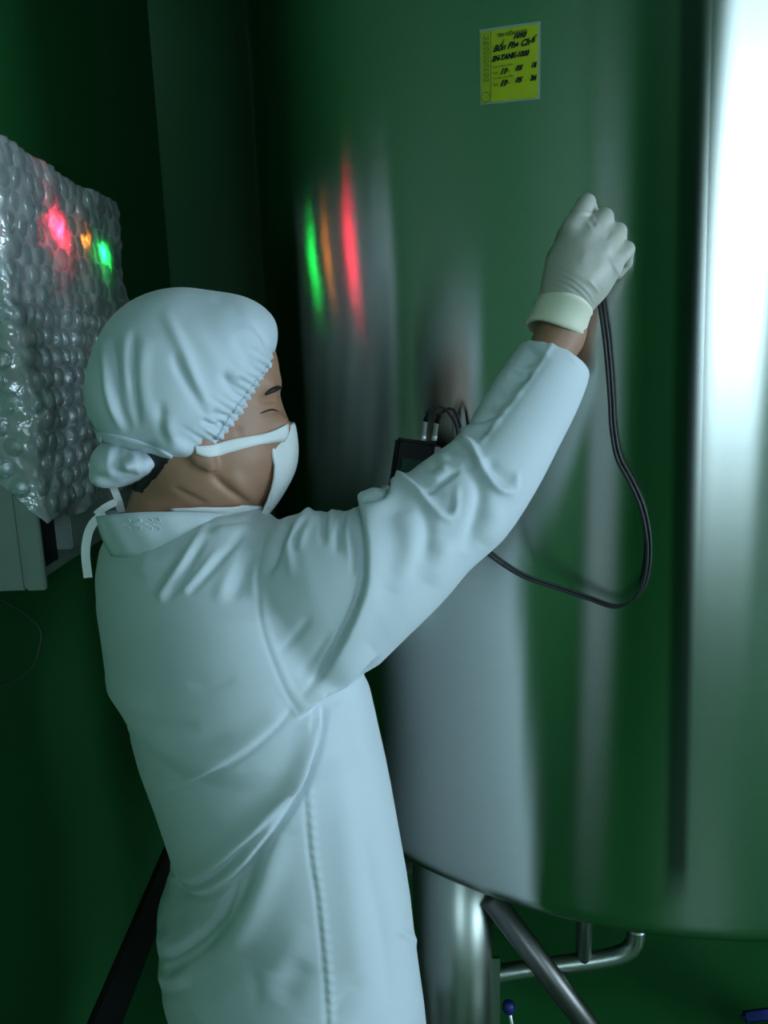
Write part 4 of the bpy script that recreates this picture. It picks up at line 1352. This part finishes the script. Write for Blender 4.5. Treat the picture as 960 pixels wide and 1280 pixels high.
for i, (a, b) in enumerate(((.018, .0135), (.0135, .0115), (.0115, .009))):
    gv.cap(tb[i], tb[i + 1], a, b, .008)
V, F = gv.mesh()
V = smooth(V, F, 3)
V = sculpt(V, F, glove_strokes)
glove = link('glove', np_mesh('glove', V, F), M['glove'], person)
glove['label'] = 'thin off-white latex glove'
# rolled cuff band
CUFFBOW = .015
ca, cb_ = P(692, 414, .981), P(707, 379, .972)
cdv = cb_ - ca; cl = np.linalg.norm(cdv); cdv /= cl
e_1 = np.cross(cdv, np.array([0, 1.0, 0])); e_1 /= np.linalg.norm(e_1); e_2 = np.cross(cdv, e_1)
V = []; n = 56; prof_ = [(-.002, -.0028), (0, 0), (.003, .0016), (.006, .0004), (.5 * cl, .0016), (cl - .006, .0006), (cl - .003, .0018), (cl, .0004), (cl + .002, -.004), (cl, -.0045), (.5 * cl, -.003), (0, -.0035)]
for (t, dr_) in prof_:
    for i in range(n):
        a = 2 * math.pi * i / n
        q = (.0355 + (.0335 - .0355) * t / cl + dr_) ; q2 = .0335 + dr_
        V.append(ca + cdv * (t + .0012 * math.sin(a * 3 + t * 90) + CUFFBOW * math.sin(a)) + e_1 * q * math.cos(a) + e_2 * q2 * math.sin(a))
F = []
m_ = len(prof_)
for j in range(m_):
    for i in range(n):
        k = (i + 1) % n; j2 = (j + 1) % m_
        F.append((j * n + i, j2 * n + i, j2 * n + k, j * n + k))
link('cuff', np_mesh('cuff', V, F), M['glove_cuff'], glove)

# left hand under the meter (behind the near sleeve)
MT = P(523, 551, 1.10)          # top middle of the meter
md = np.array([-.18, -.02, -1.0]); md /= np.linalg.norm(md)
mx = np.array([1.0, .10, -.18]); mx -= md * mx.dot(md); mx /= np.linalg.norm(mx)
mn = np.cross(md, mx); mn = mn if mn[1] < 0 else -mn      # face towards the room
mid = MT + md * .10
hv2 = Vol(mid - .17, mid + .17, .0024)
hv2.cap(wri_l - np.array([.012, 0, .012]), mid - mn * .034 - mx * .03 + md * .03, .029, .026, .01)
hv2.cap(mid - mn * .034 - mx * .03 + md * .03, mid - mn * .034 + mx * .005, .024, .022, .01)
for i in range(4):
    bs = mid - mn * .036 + mx * .012 + md * (-.028 + .019 * i)
    k1 = bs + mx * .036 - mn * .0; k2 = k1 + mn * .030 + mx * .004; k3 = k2 + mn * .012 - mx * .014
    r_ = .0098 - .0006 * (i == 3)
    hv2.cap(bs, k1, r_, r_, .004); hv2.cap(k1, k2, r_, r_ * .92, .002); hv2.cap(k2, k3, r_ * .9, r_ * .75, .002)
tb0 = mid - mn * .03 - mx * .03 + md * .02
hv2.cap(tb0, tb0 - mx * .018 + mn * .02 - md * .02, .014, .012, .006); hv2.cap(tb0 - mx * .018 + mn * .02 - md * .02, tb0 - mx * .008 + mn * .05 - md * .045, .0118, .009, .004)
V, F = hv2.mesh()
link('glove', np_mesh('glove', smooth(V, F, 3), F), M['glove'], person)

# trousers and shoes (below the hem)
for q in ft:
    tube('trouser_leg', [(q[0] - .005, q[1] * .8 + .2, .80), (q[0], q[1], .48), (q[0], q[1], .10)], [.10, .082, .075], M['trouser'], person, 28)
    sv = Vol((q[0] - .11, q[1] - .11, -.004), (q[0] + .25, q[1] + .22, .16), .005)
    sv.cap((q[0] - .01, q[1] - .01, .055), (q[0] + .06, q[1] + .04, .05), .05, .047, .02); sv.cap((q[0] + .06, q[1] + .04, .048), (q[0] + .155, q[1] + .108, .042), .047, .04, .02)
    sv.cap((q[0], q[1], .06), (q[0], q[1], .12), .05, .046, .02)
    sl_, X, Y, Z = sv.sub(sv.lo - 1, sv.lo + 1)
    sv.D[sl_] = np.maximum(sv.D[sl_], (0.001 - Z) + 0 * X + 0 * Y)
    V, F = sv.mesh()
    link('shoe', np_mesh('shoe', smooth(V, F, 2), F), M['shoe'], person)

# ================================================================== METER, PROBE AND CABLE
meter = empty('thickness_meter', tuple(MT + md * .16), 'black handheld meter with two plugged cables, behind the raised sleeve', 'meter')
def obox(name, c, hx, hd, hn, material, parent, bevel=0.0):
    bm = bmesh.new()
    bmesh.ops.create_cube(bm, size=2.0)
    for v in bm.verts:
        v.co = Vector((v.co.x * hx, v.co.y * hd, v.co.z * hn))
    if bevel:
        bmesh.ops.bevel(bm, geom=list(bm.edges), offset=bevel, segments=3, affect='EDGES')
    for v in bm.verts:
        v.co = Vector(c + mx * v.co.x + md * v.co.y + mn * v.co.z)
    return bm_obj(name, bm, material, parent)
obox('case', MT + md * .078 - mn * .004, .031, .078, .014, M['black_plastic'], meter, .004)
obox('screen', MT + md * .052 + mn * .0102, .021, .026, .0008, M['screen'], meter)
obox('side_patch', MT + md * .016 + mx * .0275 + mn * .0104, .0042, .012, .0006, M['meter_side'], meter)  # lavender patch at the right edge of the case front
for i in range(3):
    for j in range(3):
        obox('key', MT + md * (.095 + .016 * j) + mx * (-.017 + .017 * i) + mn * .0105, .006, .0045, .0012, M['screen'], meter, .0005)
plugs = []
for (px_, py_) in ((530, 540), (544, 542)):
    b_ = P(px_ - 1, 547, 1.092); bt_ = P(px_ + 1.5, 527 + (px_ - 530) * .15, 1.092)
    b_ = b_ + md * .004
    plugs.append(bt_)
    tube('connector', [b_, b_ - md * .008, b_ - md * .0081, bt_], [.0042, .0042, .0034, .0034], M['chrome'], meter, 14)
    tube('strain_relief', [bt_, bt_ - md * .012 + mx * .003], [.0036, .0026], M['black_plastic'], meter, 12)

gauge = empty('probe', tuple(P(742, 330, 1.0)), 'black probe with twin cable held by gloved hand against tank', 'probe')
tip = tank_hit(742, 318)
tn = np.array([tip[0] - TC[0], tip[1] - TC[1], 0]) / TR
pa = tip + tn * .0005; pb = tip + tn * .036
tube('probe_body', [pa, pa + tn * .004, pa + tn * .0041, pb], [.0065, .0065, .0085, .0085], M['black_plastic'], gauge, 20)
path = [pb - tn * .008, P(746, 352, 1.005), P(751, 378, .99), P(757, 420, .985), P(761, 460, .985), P(764, 500, .985), (P(766, 535, .985)), P(773, 572, .985), P(790, 604, .982), P(804, 638, .98), P(811, 680, .98), P(808, 720, .98),
        P(796, 746, .98), P(770, 758, .985), P(735, 747, .995), P(700, 735, 1.0), P(660, 722, 1.0), P(630, 705, 1.0), P(604, 684, 1.005), P(580, 655, 1.02), P(572, 610, 1.06), P(574, 560, 1.085)]
loopA = [P(571, 535, 1.09), P(560, 515, 1.09), P(548, 508, 1.09), P(536, 514, 1.09)]
loopB = [P(577, 540, 1.095), P(570, 516, 1.095), P(560, 511, 1.095), P(549, 518, 1.095)]
for i, (lp, pg) in enumerate(((loopA, plugs[0]), (loopB, plugs[1]))):
    off = np.array([0.0022, 0, 0.0012]) * (1 if i else -1)
    c = catmull([q + off for q in path] + lp + [pg - md * .011], 6)
    tube('cable', c, .00215, M['cable'], gauge, 8)
